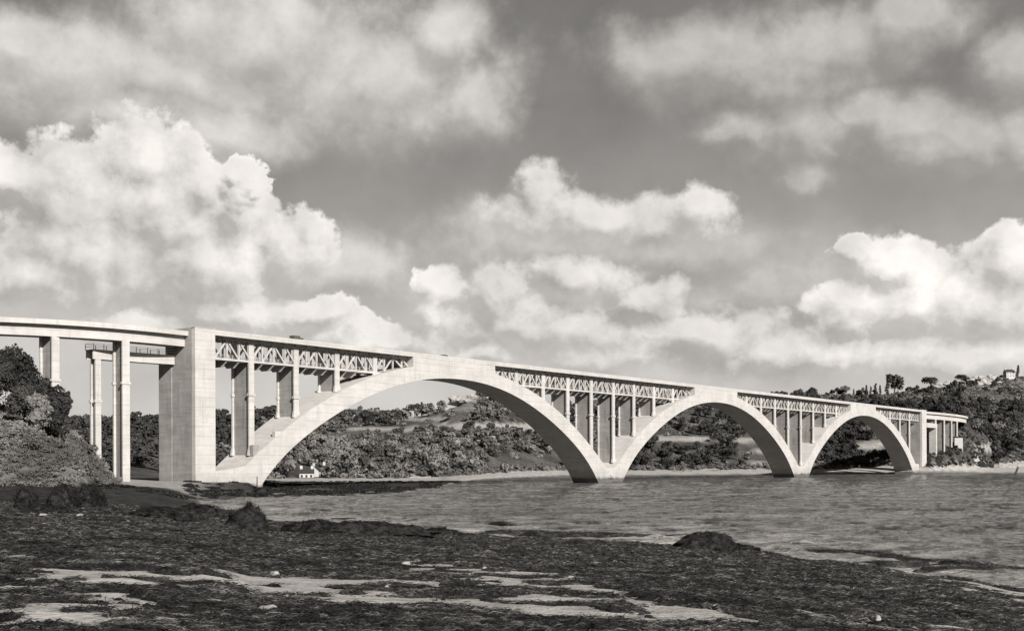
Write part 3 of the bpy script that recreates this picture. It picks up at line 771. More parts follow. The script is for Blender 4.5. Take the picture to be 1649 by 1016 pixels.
# right-hand viaduct beyond the last arch
RPW = [(587.3, .9), (600, -.2), (616, -1.2), (634, -1.6), (652, -1.1), (672, -.2), (690, 1.9), (706, 5.4), (720, 10.5), (734, 17.5)]
RR = smooth_path(RPW, 5)
mb = MB(); path_strip(mb, RR, 0, .3, ZT - 1.25, ZT + .1); path_strip(mb, RR, 8.3, 8.6, ZT - 1.25, ZT + .1); mb.build('viaduct_parapet', M_CON, bridge)
mb = MB(); path_strip(mb, RR, .3, 8.3, ZT - 1.1, ZT - .75); mb.build('viaduct_roadway', M_CON, bridge)
mb = MB(); path_strip(mb, RR, 1.2, 2.0, 36.0, ZT - 1.1); path_strip(mb, RR, 6.5, 7.3, 36.0, ZT - 1.1); mb.build('viaduct_girder', M_CON, bridge)
for pxm in (1507.5, 1520.5, 1532.5, 1541.5, 1547.0):
    best = None
    for i in range(len(RR)):
        p, t, nrm = frame_at(RR, i); w = b2w(*(p + nrm * 1.35)[:2]); s = W0 / 2 + F * w.x / w.y
        if best is None or abs(s - pxm) < best[0]: best = (abs(s - pxm), i)
    p, t, nrm = frame_at(RR, best[1]); w = b2w(*(p + nrm * 2)[:2])
    vpier(RR, best[1], 1.21, 7.2, 36.0, H(w.x, w.y) - 3)
mb = MB(); mb.box((587.35, -.6, 30.2), (609, .2, 33.2)); mb.box((587.35, .2, 32.8), (609, 4.0, 33.1)); mb.build('rail_girder', M_CON, bridge)
mb = MB(); mb.box((606.4, -.5, 2), (608.8, 4, 30.19)); mb.build('rail_pillar', M_CON, bridge)

# things on the bridge -----------------------------------------------------
def vehicle(name, u_, label, cat, L, Wd, Ht, cabin, mat):
    w = b2w(u_, 3.2, 40.35); root = empty(name, w, math.atan2(C_, S_)); tag(root, label, cat)
    mb = MB(); hb = Ht * .5
    if cabin == 'box':
        mb.box((-L / 2, -Wd / 2, .55), (L / 2 - 1.2, Wd / 2, Ht)); mb.build('cargo_box', mat, root)
        mb = MB(); mb.box((L / 2 - 1.18, -Wd / 2 + .05, .5), (L / 2, Wd / 2 - .05, Ht * .78)); mb.build('cab', M_VEH, root)
    else:
        mb.prism([(-L / 2, .35), (L / 2, .35), (L / 2, .85), (L * .22, .95), (L * .08, Ht), (-L * .3, Ht), (-L * .44, .95), (-L / 2, .9)], -Wd / 2, Wd / 2); mb.build('body', mat, root)
    for x in (-L * .32, L * .32):
        for y in (-Wd / 2 + .08, Wd / 2 - .08):
            bm = bmesh.new(); bmesh.ops.create_cone(bm, cap_ends=True, segments=16, radius1=.38, radius2=.38, depth=.2, matrix=Matrix.Translation((x, y, .38)) @ Matrix.Rotation(PI / 2, 4, 'X'))
            me = bpy.data.meshes.new('wheel'); bm.to_mesh(me); bm.free(); me.materials.append(M_DARK)
            o = bpy.data.objects.new('wheel', me); col.objects.link(o); o.parent = root
vehicle('truck', 27.6, 'small grey box truck driving over the first arch', 'truck', 3.6, 1.8, 2.15, 'box', M_VEH)
vehicle('car', 92.4, 'dark car on the roadway near the crown of the first arch', 'car', 4.2, 1.7, 1.55, 'car', M_DARK)

# ------------------------------------------------------------------ trees
def crown_mesh(name, seed, R, Hh, nleaf, leaf, lobes, mat, shape='round'):
    rg = np.random.default_rng(seed)
    cs = []; 
    for k in range(lobes):
        if shape == 'round':
            a = rg.uniform(0, 2 * PI); rad = R * rg.uniform(.15, .62); z = Hh * rg.uniform(.38, .82)
            cs.append((rad * math.cos(a), rad * math.sin(a), z, R * rg.uniform(.34, .55), Hh * rg.uniform(.16, .25)))
        elif shape == 'tall':
            z = Hh * (k + .7) / (lobes + .4); w = R * (1.0 - .55 * abs(z / Hh - .45) * 2) ; cs.append((rg.normal(0, R * .12), rg.normal(0, R * .12), z, w * .8, Hh / lobes * .75))
        else:
            a = rg.uniform(0, 2 * PI); rad = R * rg.uniform(.1, .7); z = Hh * rg.uniform(.15, .6)
            cs.append((rad * math.cos(a), rad * math.sin(a), z, R * rg.uniform(.3, .5), Hh * rg.uniform(.2, .4)))
    cs = np.array(cs); pick = rg.integers(0, len(cs), nleaf); c = cs[pick]
    d = rg.normal(0, 1, (nleaf, 3)); d /= np.linalg.norm(d, axis=1)[:, None]
    d[:, 2] = np.where(rg.random(nleaf) < .7, np.abs(d[:, 2]), d[:, 2])
    rad = rg.uniform(.55, 1.0, nleaf) ** .5 * (1 + .12 * np.sin(d[:, 0] * 7 + pick) + .12 * np.sin(d[:, 2] * 9 + pick * 2))
    P = c[:, :3] + d * np.stack([c[:, 3], c[:, 3], c[:, 4]], -1) * rad[:, None]
    nrm = d + rg.normal(0, .45, (nleaf, 3)); nrm /= np.linalg.norm(nrm, axis=1)[:, None]
    t = np.cross(nrm, rg.normal(0, 1, (nleaf, 3))); t /= np.linalg.norm(t, axis=1)[:, None]; b_ = np.cross(nrm, t)
    s = (leaf * rg.uniform(.5, 1.3, nleaf))[:, None]
    V = np.stack([P - t * s, P - b_ * s * .6, P + t * s, P + b_ * s * .6], 1)
    V[:, 0] += nrm * s * .2; V[:, 2] -= nrm * s * .3
    V = V.reshape(-1, 3); Q = np.arange(nleaf * 4).reshape(-1, 4)
    return V, Q
def mesh_only(name, V, Q, m):
    o = npmesh(name, V, Q, m); me = o.data; bpy.data.objects.remove(o); return me
def trunk_mesh(name, Hh, r0, seed, limbs=4):
    rg = random.Random(seed); mb = MB()
    def tube(p, q, ra, rb, n=7):
        p, q = Vector(p), Vector(q); d = (q - p).normalized(); a = d.orthogonal().normalized(); c = d.cross(a); vs = []
        for e, rr_ in ((p, ra), (q, rb)):
            for k in range(n): vs.append(e + (a * math.cos(k * 2 * PI / n) + c * math.sin(k * 2 * PI / n)) * rr_)
        mb.poly(vs, [(k, (k + 1) % n, (k + 1) % n + n, k + n) for k in range(n)])
    m1 = Vector((rg.uniform(-.3, .3), rg.uniform(-.3, .3), Hh * .35)); tube((0, 0, -1), m1, r0, r0 * .7)
    m2 = m1 + Vector((rg.uniform(-.4, .4), rg.uniform(-.4, .4), Hh * .3)); tube(m1, m2, r0 * .7, r0 * .4)
    for k in range(limbs):
        a = rg.uniform(0, 2 * PI); st_ = m1.lerp(m2, rg.random()); tube(st_, st_ + Vector((math.cos(a), math.sin(a), .9)) * Hh * .25, r0 * .4, r0 * .12)
    o = mb.build(name, M_BARK); me = o.data; bpy.data.objects.remove(o); return me
VAR = {}
for kind, mat in (('mid', M_LEAF), ('dark', M_LEAF_D), ('pale', M_LEAF_P)):
    VAR[kind] = [mesh_only('crown', *crown_mesh('c', 100 + k + hash(kind) % 1 * 0 + len(kind) * 7, (3.6, 5.2, 4.4, 6.0, 3.2)[k], (10.5, 9.0, 7.5, 10.5, 8.0)[k], 1100, (.5, .6, .5, .65, .42)[k], (5, 8, 6, 9, 4)[k], mat), mat) for k in range(5)]
VAR['tall'] = [mesh_only('crown', *crown_mesh('c', 300 + k, 2.0, 12., 800, .5, 6, M_LEAF_D, 'tall'), M_LEAF_D) for k in range(3)]
TRK = [trunk_mesh('trunk', 9, .35, k) for k in range(3)]
def tree(name, x, y, z, s, kind, label, group, sx=1., crown=None):
    root = empty(name, (x, y, z), random.uniform(0, 6.28)); root.scale = (s * sx, s * sx, s); tag(root, label, 'tree', group)
    c = bpy.data.objects.new('crown', crown or random.choice(VAR[kind])); col.objects.link(c); c.parent = root
    t = bpy.data.objects.new('trunk', random.choice(TRK)); col.objects.link(t); t.parent = root
    return root
def hill_point(px, row):            # the point of bare hillside seen at this photo spot
    k = (px - W0 / 2) / F; Yg = np.linspace(460, 1260, 1600) if px < 720 or px > 0 else None
    hh = height(k * Yg, Yg)[0]; rr_ = YH + ROLL * (px - W0 / 2) + F * (HC - hh) / Yg
    run = np.minimum.accumulate(rr_)
    idx = np.where((run <= row))[0]
    if len(idx) == 0: return None
    ii = idx[0]; return k * Yg[ii], Yg[ii], hh[ii]
def crest(px):
    k = (px - W0 / 2) / F; Yg = np.linspace(460, 1400, 1200); hh = height(k * Yg, Yg)[0]
    rr_ = YH + ROLL * (px - W0 / 2) + F * (HC - hh) / Yg; ii = int(np.argmin(rr_)); return k * Yg[ii], Yg[ii], hh[ii], rr_[ii]

placed = 0
FIELDS = [(700, 892, 680, 692), (560, 690, 687, 694), (655, 725, 671, 679), (1054, 1144, 702, 713), (1185, 1228, 704, 713), (1215, 1252, 721, 731), (1198, 1262, 744, 753), (1378, 1442, 710, 723), (1566, 1602, 714, 728), (780, 915, 738, 760), (476, 515, 752, 775), (712, 772, 636, 656), (826, 840, 672, 684)]
def in_field(px, row): return any(a < px < b_ and c < row < d + (10 if row < 700 or px > 1000 else 4) for a, b_, c, d in FIELDS)
# individual trees of the wooded slopes, front rows first
spots = []
rg = random.Random(3)
for zone, (pa, pb, ra, rb, kinds, n, lab, grp, smin, smax) in enumerate([
    (446, 915, 712, 764, ['mid', 'mid', 'pale', 'mid', 'mid'], 105, 'leafy tree in the wood on the far slope under the first arch', 'trees under the first arch', .7, 1.15),
    (560, 720, 676, 690, ['dark', 'mid'], 16, 'crest tree on the skyline seen through the first arch', 'skyline trees through the first arch', .7, 1.2),
    (690, 880, 690, 712, ['dark', 'dark', 'mid'], 36, 'dark tree in the hedge belt below the pale field through the first arch', 'dark hedge trees through the first arch', .7, 1.),
    (1010, 1270, 665, 760, ['dark', 'mid', 'dark'], 66, 'dark tree on the hillside seen through the middle arch', 'trees through the middle arch', .6, 1.1),
    (1300, 1470, 680, 755, ['dark', 'mid'], 34, 'dark tree on the shore slope seen through the right arch', 'trees through the right arch', .6, 1.0),
    (1500, 1649, 655, 735, ['dark', 'dark', 'mid'], 40, 'dark tree on the hillside right of the bridge end', 'trees right of the bridge end', .9, 1.6)]):
    c = 0; tries = 0
    while c < n and tries < n * 12:
        tries += 1
        px = rg.uniform(pa, pb); row = rg.uniform(ra, rb)
        if in_field(px, row) or (zone == 5 and 1500 < px < 1552 and row < 700): continue
        hp = hill_point(px, row)
        if hp is None: continue
        x, y, z = hp
        if any((x - a) ** 2 + (y - b_) ** 2 < 22 for a, b_ in spots): continue
        u_, v_ = w2b((x, y))
        if 555 < u_ < 735 and -75 < v_ < 34: continue
        spots.append((x, y)); c += 1
        kd = rg.choice(kinds); s = rg.uniform(smin, smax)
        tree('deciduous_tree', x, y, z - .5, s, kd, lab, grp, rg.uniform(.85, 1.15))
# skyline and notable trees
for (px, yb, hpx, kd, lab) in [
    (120, 684, 20, 'dark', 'round tree on the low skyline left of the first tall pillar'), (135, 683, 14, 'mid', 'smaller tree beside the round one left of the first tall pillar'),
    (250, 676, 12, 'dark', 'skyline tree seen beside the grey abutment pier'), (235, 680, 10, 'dark', 'low skyline tree between pillar and abutment pier'), (218, 678, 8, 'dark', 'low skyline tree just right of the tall viaduct pillar'),
    (432, 672, 18, 'dark', 'dark skyline tree between the first two spandrel pillars'), (446, 672, 20, 'dark', 'skyline tree touching the second spandrel pillar'), (415, 676, 16, 'dark', 'skyline tree right of the first spandrel pillar'),
    (362, 680, 16, 'dark', 'skyline tree between abutment and first spandrel pillar'),
    (560, 672, 14, 'dark', 'full dark tree where the skyline meets the first arch'), (592, 670, 12, 'dark', 'broad dark skyline tree left of the gap'), (608, 672, 10, 'dark', 'lower skyline tree at the left of the gap'),
    (668, 664, 14, 'dark', 'skyline tree right of the gap under the first arch'), (679, 660, 14, 'tall', 'pointed tree on the skyline left of the crag'), (695, 657, 8, 'tall', 'thin small tree on the skyline left of the crag'), (711, 656, 9, 'mid', 'lone small tree standing at the foot of the crag'),
    (672, 692, 22, 'tall', 'dark pointed tree below the skyline left of the hedge belt'),
    (1361, 634, 11, 'mid', 'rounded hilltop tree first from the bridge'), (1375, 634, 9, 'tall', 'slim hilltop tree next to the rounded one'), (1388, 632, 7, 'mid', 'small hilltop tree left of the poplar row'),
    (1395, 631, 12, 'tall', 'first poplar of the hilltop row'), (1402, 631, 10, 'tall', 'second poplar of the hilltop row'), (1410, 630, 14, 'tall', 'tallest poplar of the hilltop row'), (1417, 630, 11, 'tall', 'last poplar of the hilltop row'),
    (1429, 628, 21, 'tall', 'narrow dark tree beside the big hilltop tree'), (1440, 629, 25, 'dark', 'big dark round tree on the right hilltop'), (1446, 629, 17, 'dark', 'lower dark tree hugging the big hilltop tree'),
    (1498, 624, 17, 'dark', 'isolated oval tree on the right hilltop'), (1548, 617, 14, 'dark', 'broad dark tree before the white rocks on the hill'), (1556, 618, 10, 'dark', 'smaller tree right of the broad one before the white rocks'),
    (1639, 626, 22, 'tall', 'pointed dark tree at the right edge under the hilltop house'), (1630, 628, 12, 'dark', 'low dark tree left of the pointed one at the right edge')]:
    x, y, z, rw_ = crest(px)
    p = at(px, yb, y); s = hpx * y / F / (9.0 if kd != 'tall' else 12.5)
    hz = H(p.x, y)
    tree('hilltop_tree', p.x, y, hz - .3, max(.3, (hpx + max(0, rw_ - yb)) * y / F / (9.2 if kd != 'tall' else 12.5)), kd, lab, None, 1.1 if kd == 'dark' else 1)
# the big near trees on the left bluff
def big_crown(seed, R, Hh, n, leaf, lobes, mat): return mesh_only('crown', *crown_mesh('c', seed, R, Hh, n, leaf, lobes, mat), mat)
for (px, Yd, top, wpx, mat, lab, seed) in [
    (82, 250, 618, 52, M_LEAF_D, 'large dark bushy tree overhanging the right end of the bluff', 1), (52, 256, 596, 50, M_LEAF_D, 'tall dark tree behind the bushy one on the bluff', 2),
    (20, 254, 566, 56, M_LEAF_D, 'tallest dark tree at the left edge on the bluff', 3), (97, 246, 640, 30, M_LEAF_D, 'low dark bush hiding the foot of the left viaduct pillar', 7), (66, 240, 640, 36, M_LEAF, 'greyer small tree in front of the large dark one on the bluff', 4),
    (-12, 246, 580, 60, M_LEAF_D, 'dark tree cut by the left edge on the bluff', 5), (38, 243, 622, 40, M_LEAF_D, 'low dark tree under the tallest one on the bluff', 6)]:
    x = (px - W0 / 2) / F * Yd; z = H(x, Yd); tp = at(px, top, Yd).z; hh = (tp - z)
    cm = big_crown(seed + 50, wpx / 2 / F * Yd * 1.32, hh * 1.14, 7000, .28, 11, mat)
    root = empty('bluff_tree', (x, Yd, z - .3)); tag(root, lab, 'tree')
    c = bpy.data.objects.new('crown', cm); col.objects.link(c); c.parent = root
    t = bpy.data.objects.new('trunk', TRK[seed % 3]); t.scale = (1, 1, hh / 9.5); col.objects.link(t); t.parent = root
# woodland behind (continuous cover) + scrub
def scatter(name, n, sampler, R, Hh, nleaf, leaf, mat, label, cat, shape='round', nv=5, smin=.7, smax=1.3):
    protos = [crown_mesh('p', 700 + k + n, R, Hh, nleaf, leaf, 4, mat, shape)[0] for k in range(nv)]
    rg = np.random.default_rng(n); pts = np.zeros((0, 3))
    while len(pts) < n: pts = np.vstack([pts, sampler(rg, 4000)])
    Vs_ = []
    for p in pts[:n]:
        V = protos[rg.integers(0, nv)] * rg.uniform(smin, smax); a = rg.uniform(0, 6.28)
        Vs_.append(np.stack([V[:, 0] * math.cos(a) - V[:, 1] * math.sin(a), V[:, 0] * math.sin(a) + V[:, 1] * math.cos(a), V[:, 2]], -1) + p)
    V = np.vstack(Vs_); o = npmesh(name, V, np.arange(len(V)).reshape(-1, 4), mat); tag(o, label, cat, kind='stuff'); return o
def rows_of(px, y, h): return YH + ROLL * (px - W0 / 2) + F * (HC - h) / y
def in_fields(px, row):
    m = np.zeros(px.shape, bool)
    for a, b_, c, d in FIELDS: m |= (a < px) & (px < b_) & (c < row) & (row < d + (10 if d < 700 or a > 1000 else 4))
    return m
def hills_sampler(pa, pb, extra=None):
    def f(rg, n):
        px = rg.uniform(pa, pb, n); y = rg.uniform(440, 1260, n); x = (px - W0 / 2) / F * y
        o = height(x, y); hh_, Yb_, Yc_ = o[0], o[5], o[7]
        row = rows_of(px, y, hh_); u_ = (x - BX) * S_ + (y - BY) * C_; v_ = -(x - BX) * C_ + (y - BY) * S_
        ok = (y > Yb_ + 3) & (y < Yc_ + 25) & ~in_fields(px, row) & ~in_fields(px, row - 3) & ~((u_ > 545) & (u_ < 735) & (v_ > -75) & (v_ < 40))
        if extra: ok &= extra(px, row, rg)
        return np.stack([x, y, hh_ - .8], -1)[ok]
    return f
scatter('woodland', 330, hills_sampler(90, 440), 4.2, 8.0, 170, .95, M_LEAF_D, 'dark woodland behind the tall piers at the left', 'woodland')
scatter('woodland', 500, hills_sampler(440, 960), 4.2, 8.5, 170, .95, M_LEAF_W, 'mixed light and dark woodland on the far slope under the first arch', 'woodland')
scatter('woodland', 380, hills_sampler(960, 1320), 4.2, 8.0, 170, .95, M_LEAF_D, 'dark woodland on the hillside behind the middle arch', 'woodland')
scatter('hillside_scrub', 1500, hills_sampler(300, 1700), 3.0, 3.4, 90, .7, M_LEAF, 'low bushes and hedges over the far hillside', 'bushes', 'low')
scatter('right_hill_woods', 620, hills_sampler(1320, 1640, lambda px, row, rg: (row > 652) & (px < 1625) | (rg.random(len(px)) < .05)), 4.2, 7.0, 170, .95, M_LEAF_D, 'dark woods on the slope right of the bridge', 'woodland')
scatter('right_hill_scrub', 1500, hills_sampler(1320, 1760), 2.4, 2.8, 90, .55, M_SCRUB, 'rough pale scrub on the slope right of the bridge', 'bushes', 'low')
def spur_sampler(rg, n):
    px = rg.uniform(1493, 1600, n); y = rg.uniform(775, 905, n); x = (px - W0 / 2) / F * y; o = height(x, y)
    u_ = (x - BX) * S_ + (y - BY) * C_; v_ = -(x - BX) * C_ + (y - BY) * S_
    ok = (y > o[4] + 1)
    return np.stack([x, y, o[0] - .6], -1)[ok]
scatter('spur_bushes', 420, spur_sampler, 1.9, 2.3, 110, .5, M_LEAF_D, 'dark bushes round the foot of the right viaduct', 'bushes', 'low')
def bluff_sampler(rg, n):
    y = rg.uniform(214, 300, n); x = rg.uniform(-135, -80, n); hh_ = height(x, y)[0]; d = hills_extra(x, y)[1]
    ok = (d > -1.5) & ((d > 4) | (rg.random(n) < .6))
    return np.stack([x, y, hh_ - .3], -1)[ok]
scatter('bluff_bushes', 60, bluff_sampler, 2.4, 2.4, 300, .22, M_LEAF, 'darker low bushes dotted over the bluff at the left', 'bushes', 'low')
scatter('bluff_scrub', 4600, bluff_sampler, 1.3, 1.3, 110, .17, M_SCRUB, 'rough pale scrub covering the bluff at the left', 'bushes', 'low')
def shore_sampler(rg, n):
    px = rg.uniform(560, 1500, n); k = (px - W0 / 2) / F; y = np.interp(np.arctan(k), AZT, TT[:, 7]) + rg.uniform(-3, 14, n)
    ok = ~((px > 712) & (px < 735)) & ~((px > 640) & (px < 700) & (rg.random(n) < .7)) & (px < 1440)
    return np.stack([k * y, y, height(k * y, y)[0] - .5], -1)[ok]
def flats_sampler(rg, n):
    px = rg.uniform(150, 720, n); y = rg.uniform(205, 470, n); x = (px - W0 / 2) / F * y; o = height(x, y)
    nz = fbm(x, y, 16, 4, .6, 61)
    ok = (y > o[3] + 2) & (o[0] < 3.4) & (nz > -.15) & (o[9] < 0) & ((px > 300) | (y < 240))
    return np.stack([x, y, o[0] - .12], -1)[ok]
scatter('flats_seaweed', 1400, flats_sampler, 1.5, .5, 60, .22, M_WEED_D, 'dark weed heaps over the flats in front of the abutment', 'seaweed', 'low')
scatter('shore_bushes', 300, shore_sampler, 2.4, 4.0, 150, .55, M_LEAF, 'rounded bushes along the top of the far beach', 'bushes', 'low')

# ------------------------------------------------------------------ rocks on the crag and hill
def boulder(name, x, y, z, sx, sy, sz, seed, label, group, mat):
    bm = bmesh.new(); bmesh.ops.create_icosphere(bm, subdivisions=3, radius=1); rg = random.Random(seed)
    ph = [rg.uniform(0, 6) for _ in range(6)]
    for v in bm.verts:
        c = v.co; n = 1 + .22 * math.sin(c.x * 4 + ph[0]) * math.sin(c.z * 5 + ph[1]) + .15 * math.sin(c.y * 6 + ph[2] + c.x * 3) + rg.uniform(-.06, .06)
        v.co = Vector((c.x * sx * n, c.y * sy * n, c.z * sz * n))
    me = bpy.data.meshes.new(name); bm.to_mesh(me); bm.free(); me.materials.append(mat)
    o = bpy.data.objects.new(name, me); col.objects.link(o); o.location = (x, y, z); tag(o, label, 'rock', group); return o
M_CRAG = material('pale_rock', m_flat(.44, .4, .35), .95)
for k, (px, yy, w, hh, lab) in enumerate([(738, 641, 26, 9, 'left shoulder of the pale crag on the skyline'), (760, 639, 30, 12, 'pale rocky crag on the skyline under the first arch'), (783, 643, 22, 9, 'right shoulder of the pale crag beside the arch'),
    (1570, 610, 18, 9, 'white rock outcrop right of the broad dark tree'), (1582, 609, 12, 12, 'tall white rock in the middle of the hilltop outcrop'), (1597, 607, 14, 9, 'white rock at the right of the hilltop outcrop'),
    (1631, 624, 10, 11, 'pale boulder by the pointed tree at the right edge'), (1646, 612, 12, 28, 'tall pale standing rock cut by the right edge'), (1512, 618, 14, 6, 'low pale rock right of the isolated oval tree'), (1556, 623, 10, 6, 'small pale rock below the broad dark tree'), (1605, 615, 14, 5, 'flat pale rock under the hilltop house'), (1560, 609, 9, 7, 'small white rock first in the hilltop outcrop'), (1576, 617, 12, 7, 'white rock low in the middle of the hilltop outcrop'), (1590, 616, 10, 6, 'white rock low at the right of the hilltop outcrop'), (1524, 616, 12, 6, 'pale rock between the oval tree and the broad dark tree')]):
    x, y, z, rw_ = crest(px); y -= 28; p = at(px, yy + hh / 2, y)
    boulder('rock', p.x, y, p.z, w * .62 * y / F, w / 2 * y / F * .8, hh * .85 * y / F, k, lab, 'pale rocks on the hilltops', M_CRAG)

# ------------------------------------------------------------------ houses
def house(px, row, Yd, L, Dp, Hw, Hr, rz, label, chim=2, wins=3, name='cottage', storeys=1):
    p = at(px, row, Yd); z = p.z
    root = empty(name, (p.x, Yd, z), rz); tag(root, label, 'house')
    mb = MB(); mb.box((-L / 2, -Dp / 2, -3), (L / 2, Dp / 2, Hw))
    for s in (-1, 1): mb.poly([(s * L / 2, -Dp / 2, Hw), (s * L / 2, Dp / 2, Hw), (s * L / 2, 0, Hw + Hr)], [(0, 1, 2)])
    mb.build('wall', M_WHITE, root)
    mb = MB()
    for s in (-1, 1):
        a = Vector((0, s * (Dp / 2 + .3), Hw - .1)); b_ = Vector((0, 0, Hw + Hr + .15)); 
        mb.hexa([(-L / 2 - .2, a.y, a.z), (L / 2 + .2, a.y, a.z), (L / 2 + .2, b_.y, b_.z), (-L / 2 - .2, b_.y, b_.z), (-L / 2 - .2, a.y, a.z + .18), (L / 2 + .2, a.y, a.z + .18), (L / 2 + .2, b_.y, b_.z + .18), (-L / 2 - .2, b_.y, b_.z + .18)])
    rf = mb.build('roof', M_ROOF, root)
    for k in range(chim):
        cx = (-L / 2 + .7) if k == 0 else (L / 2 - .7)
        mb = MB(); mb.box((cx - .6, -.45, Hw + Hr - .8), (cx + .6, .45, Hw + Hr + 1.5)); mb.build('chimney', M_WHITE, rf)
    for st_ in range(storeys):
        for k in range(wins):
            cx = -L / 2 + L * (k + .5) / wins; mb = MB(); mb.box((cx - .45, -Dp / 2 - .05, .9 + st_ * 2.7), (cx + .45, -Dp / 2 + .1, 2.1 + st_ * 2.7)); mb.build('window', M_DARK, root)
house(494, 771.5, 560, 6.4, 5, 2.8, 2.0, .12, 'white cottage with dark windows on the far shore by the first arch')
house(507, 770.5, 566, 4.4, 5, 3.6, 2.2, 1.45, 'gable-fronted white cottage with tall chimney beside the first one', 1, 2)
house(536, 769, 572, 9.5, 6, 3.0, 3.0, .05, 'long low cottage with grey roof right of the white pair', 1, 3)
house(832, 685, 985, 6, 5, 3.0, 1.6, .1, 'tiny white hut at the edge of the pale field behind the arch', 0, 1)
house(1625, 608, 1245, 9.5, 7, 5.5, 2.6, .1, 'white house with dark roof alone on the right hilltop', 2, 3, 'farmhouse', 2)
house(1543, 721, 836, 5.4, 5, 7.2, .5, -.2, 'small white block building below the end of the right viaduct', 0, 0, 'hut')
# sea walls at the right shore
for k, (px, row, Yd, wpx, hpx, lab) in enumerate([(1573, 750, 872, 34, 5, 'short white wall behind the beach right of the bridge end'), (1624, 752, 880, 30, 8, 'long pale sea wall at the right edge'), (672, 771, 566, 44, 5, 'pale sea wall along the far beach under the first arch'), (1640, 749, 884, 18, 8, 'higher pale wall section cut by the right edge')]):
    p = at(px, row, Yd); Lw = wpx * Yd / F; Hh = hpx * Yd / F; mb = MB()
    pts = [(-Lw / 2, -1.5)] + [(-Lw / 2 + Lw * j / 6, Hh * (.82 + .18 * math.sin(j * 2.1 + k))) for j in range(7)] + [(Lw / 2, -1.5)]
    mb.prism(pts[::-1], -.4, .4); o = mb.build('sea_wall', M_WALL, None, loc=(p.x, Yd, p.z)); tag(o, lab, 'wall')
# post at the right edge, small post by the abutment, stakes
def post(px, row, Yd, hpx, wpx, lab, name='post', lean=0, mat=M_WOOD, group=None):
    p = at(px, row, Yd); bm = bmesh.new(); hh = hpx * Yd / F; w = wpx * Yd / F / 2
    bmesh.ops.create_cone(bm, cap_ends=True, segments=10, radius1=w, radius2=w * .7, depth=hh + 1.5, matrix=Matrix.Translation((0, 0, (hh - 1.5) / 2)))
    me = bpy.data.meshes.new(name); bm.to_mesh(me); bm.free(); me.materials.append(mat)
    o = bpy.data.objects.new(name, me); col.objects.link(o); o.location = p; o.rotation_euler.y = lean; tag(o, lab, 'post', group); return o
post(1635, 764, 700, 13, 4, 'thick leaning post standing in the shallows at the right edge', lean=.35)
post(414, 778, 300, 11, 2, 'short dark post on the weed in front of the first arch foot')
for k in range(14):
    post(1007 + k * 4.6, 772 - k * .15, 560, 4.5, .9, 'thin stake in the row standing in the water beside the middle pier', 'stake', random.uniform(-.15, .15), M_WOOD, 'stakes in the water')

# ------------------------------------------------------------------ world: Nishita sky (toned like the film) and clouds by direction
world = bpy.data.worlds.new("World"); scene.world = world; world.use_nodes = True
nt = world.node_tree; nt.nodes.clear(); b = NB(nt)
wo = b.new('ShaderNodeOutputWorld'); bg = b.new('ShaderNodeBackground'); nt.links.new(bg.outputs[0], wo.inputs[0])
sky = b.new('ShaderNodeTexSky'); sky.sky_type = 'NISHITA'; sky.sun_disc = False; sky.sun_elevation = SUN_EL; sky.sun_rotation = math.atan2(sd.x, sd.y)
sky.air_density = 1.0; sky.dust_density = 2.0
rc = b.new('ShaderNodeSeparateColor'); b.l.new(sky.outputs[0], rc.inputs[0])
lum = b.m('ADD', b.m('MULTIPLY', rc.outputs[0], .62), b.m('MULTIPLY', rc.outputs[1], .38))        # panchromatic film with a yellow-red filter
dirv = b.vm('NORMALIZE', coords(b, 'Generated')); dx, dy, dz = sep(b, dirv)
azn = b.m('MULTIPLY', b.m('ARCTAN2', dx, dy), 180 / PI); eln = b.m('MULTIPLY', b.m('ARCSINE', dz), 180 / PI)
cmb = b.new('ShaderNodeCombineXYZ'); b.l.new(azn, cmb.inputs[0]); b.l.new(eln, cmb.inputs[1]); P0 = cmb.outputs[0]
# clouds: (centre px, centre py, rx, ry) of each billow -> degrees
def blobs(L_):
    out = []
    for (x, y, rx, ry) in L_:
        X_ = (x - W0 / 2) / F; a = math.degrees(math.atan(X_)); e = math.degrees(math.atan((YH - y) / F * math.cos(math.atan(X_))))
        out.append((a, e, math.degrees(rx / F), math.degrees(ry / F)))
    return out
CUM = blobs([(235, 262, 105, 85), (110, 315, 140, 110), (330, 300, 60, 60), (395, 310, 45, 35), (250, 330, 170, 110), (150, 400, 240, 110), (330, 420, 170, 90), (402, 268, 26, 16), (424, 274, 22, 14), (408, 292, 34, 22), (380, 285, 40, 26), (385, 335, 75, 55), (300, 370, 110, 60), (470, 395, 75, 60), (30, 275, 90, 60), (60, 440, 160, 60),
  (870, 312, 66, 52), (845, 345, 85, 50), (985, 355, 150, 50), (1125, 335, 62, 46), (1070, 362, 120, 42),
  (715, 455, 52, 42), (700, 490, 40, 50), (800, 470, 75, 50), (930, 440, 110, 50), (1040, 480, 90, 45), (860, 520, 200, 60),
  (1450, 435, 85, 58), (1375, 410, 42, 30), (1480, 480, 110, 70), (1640, 420, 80, 60), (1590, 490, 150, 70), (1380, 500, 110, 50),
  (400, 495, 120, 40), (620, 540, 180, 35), (520, 500, 60, 30), (1100, 540, 230, 45), (1260, 560, 200, 50), (1000, 570, 200, 40), (760, 570, 130, 30), (1560, 580, 200, 60), (200, 520, 120, 30)])
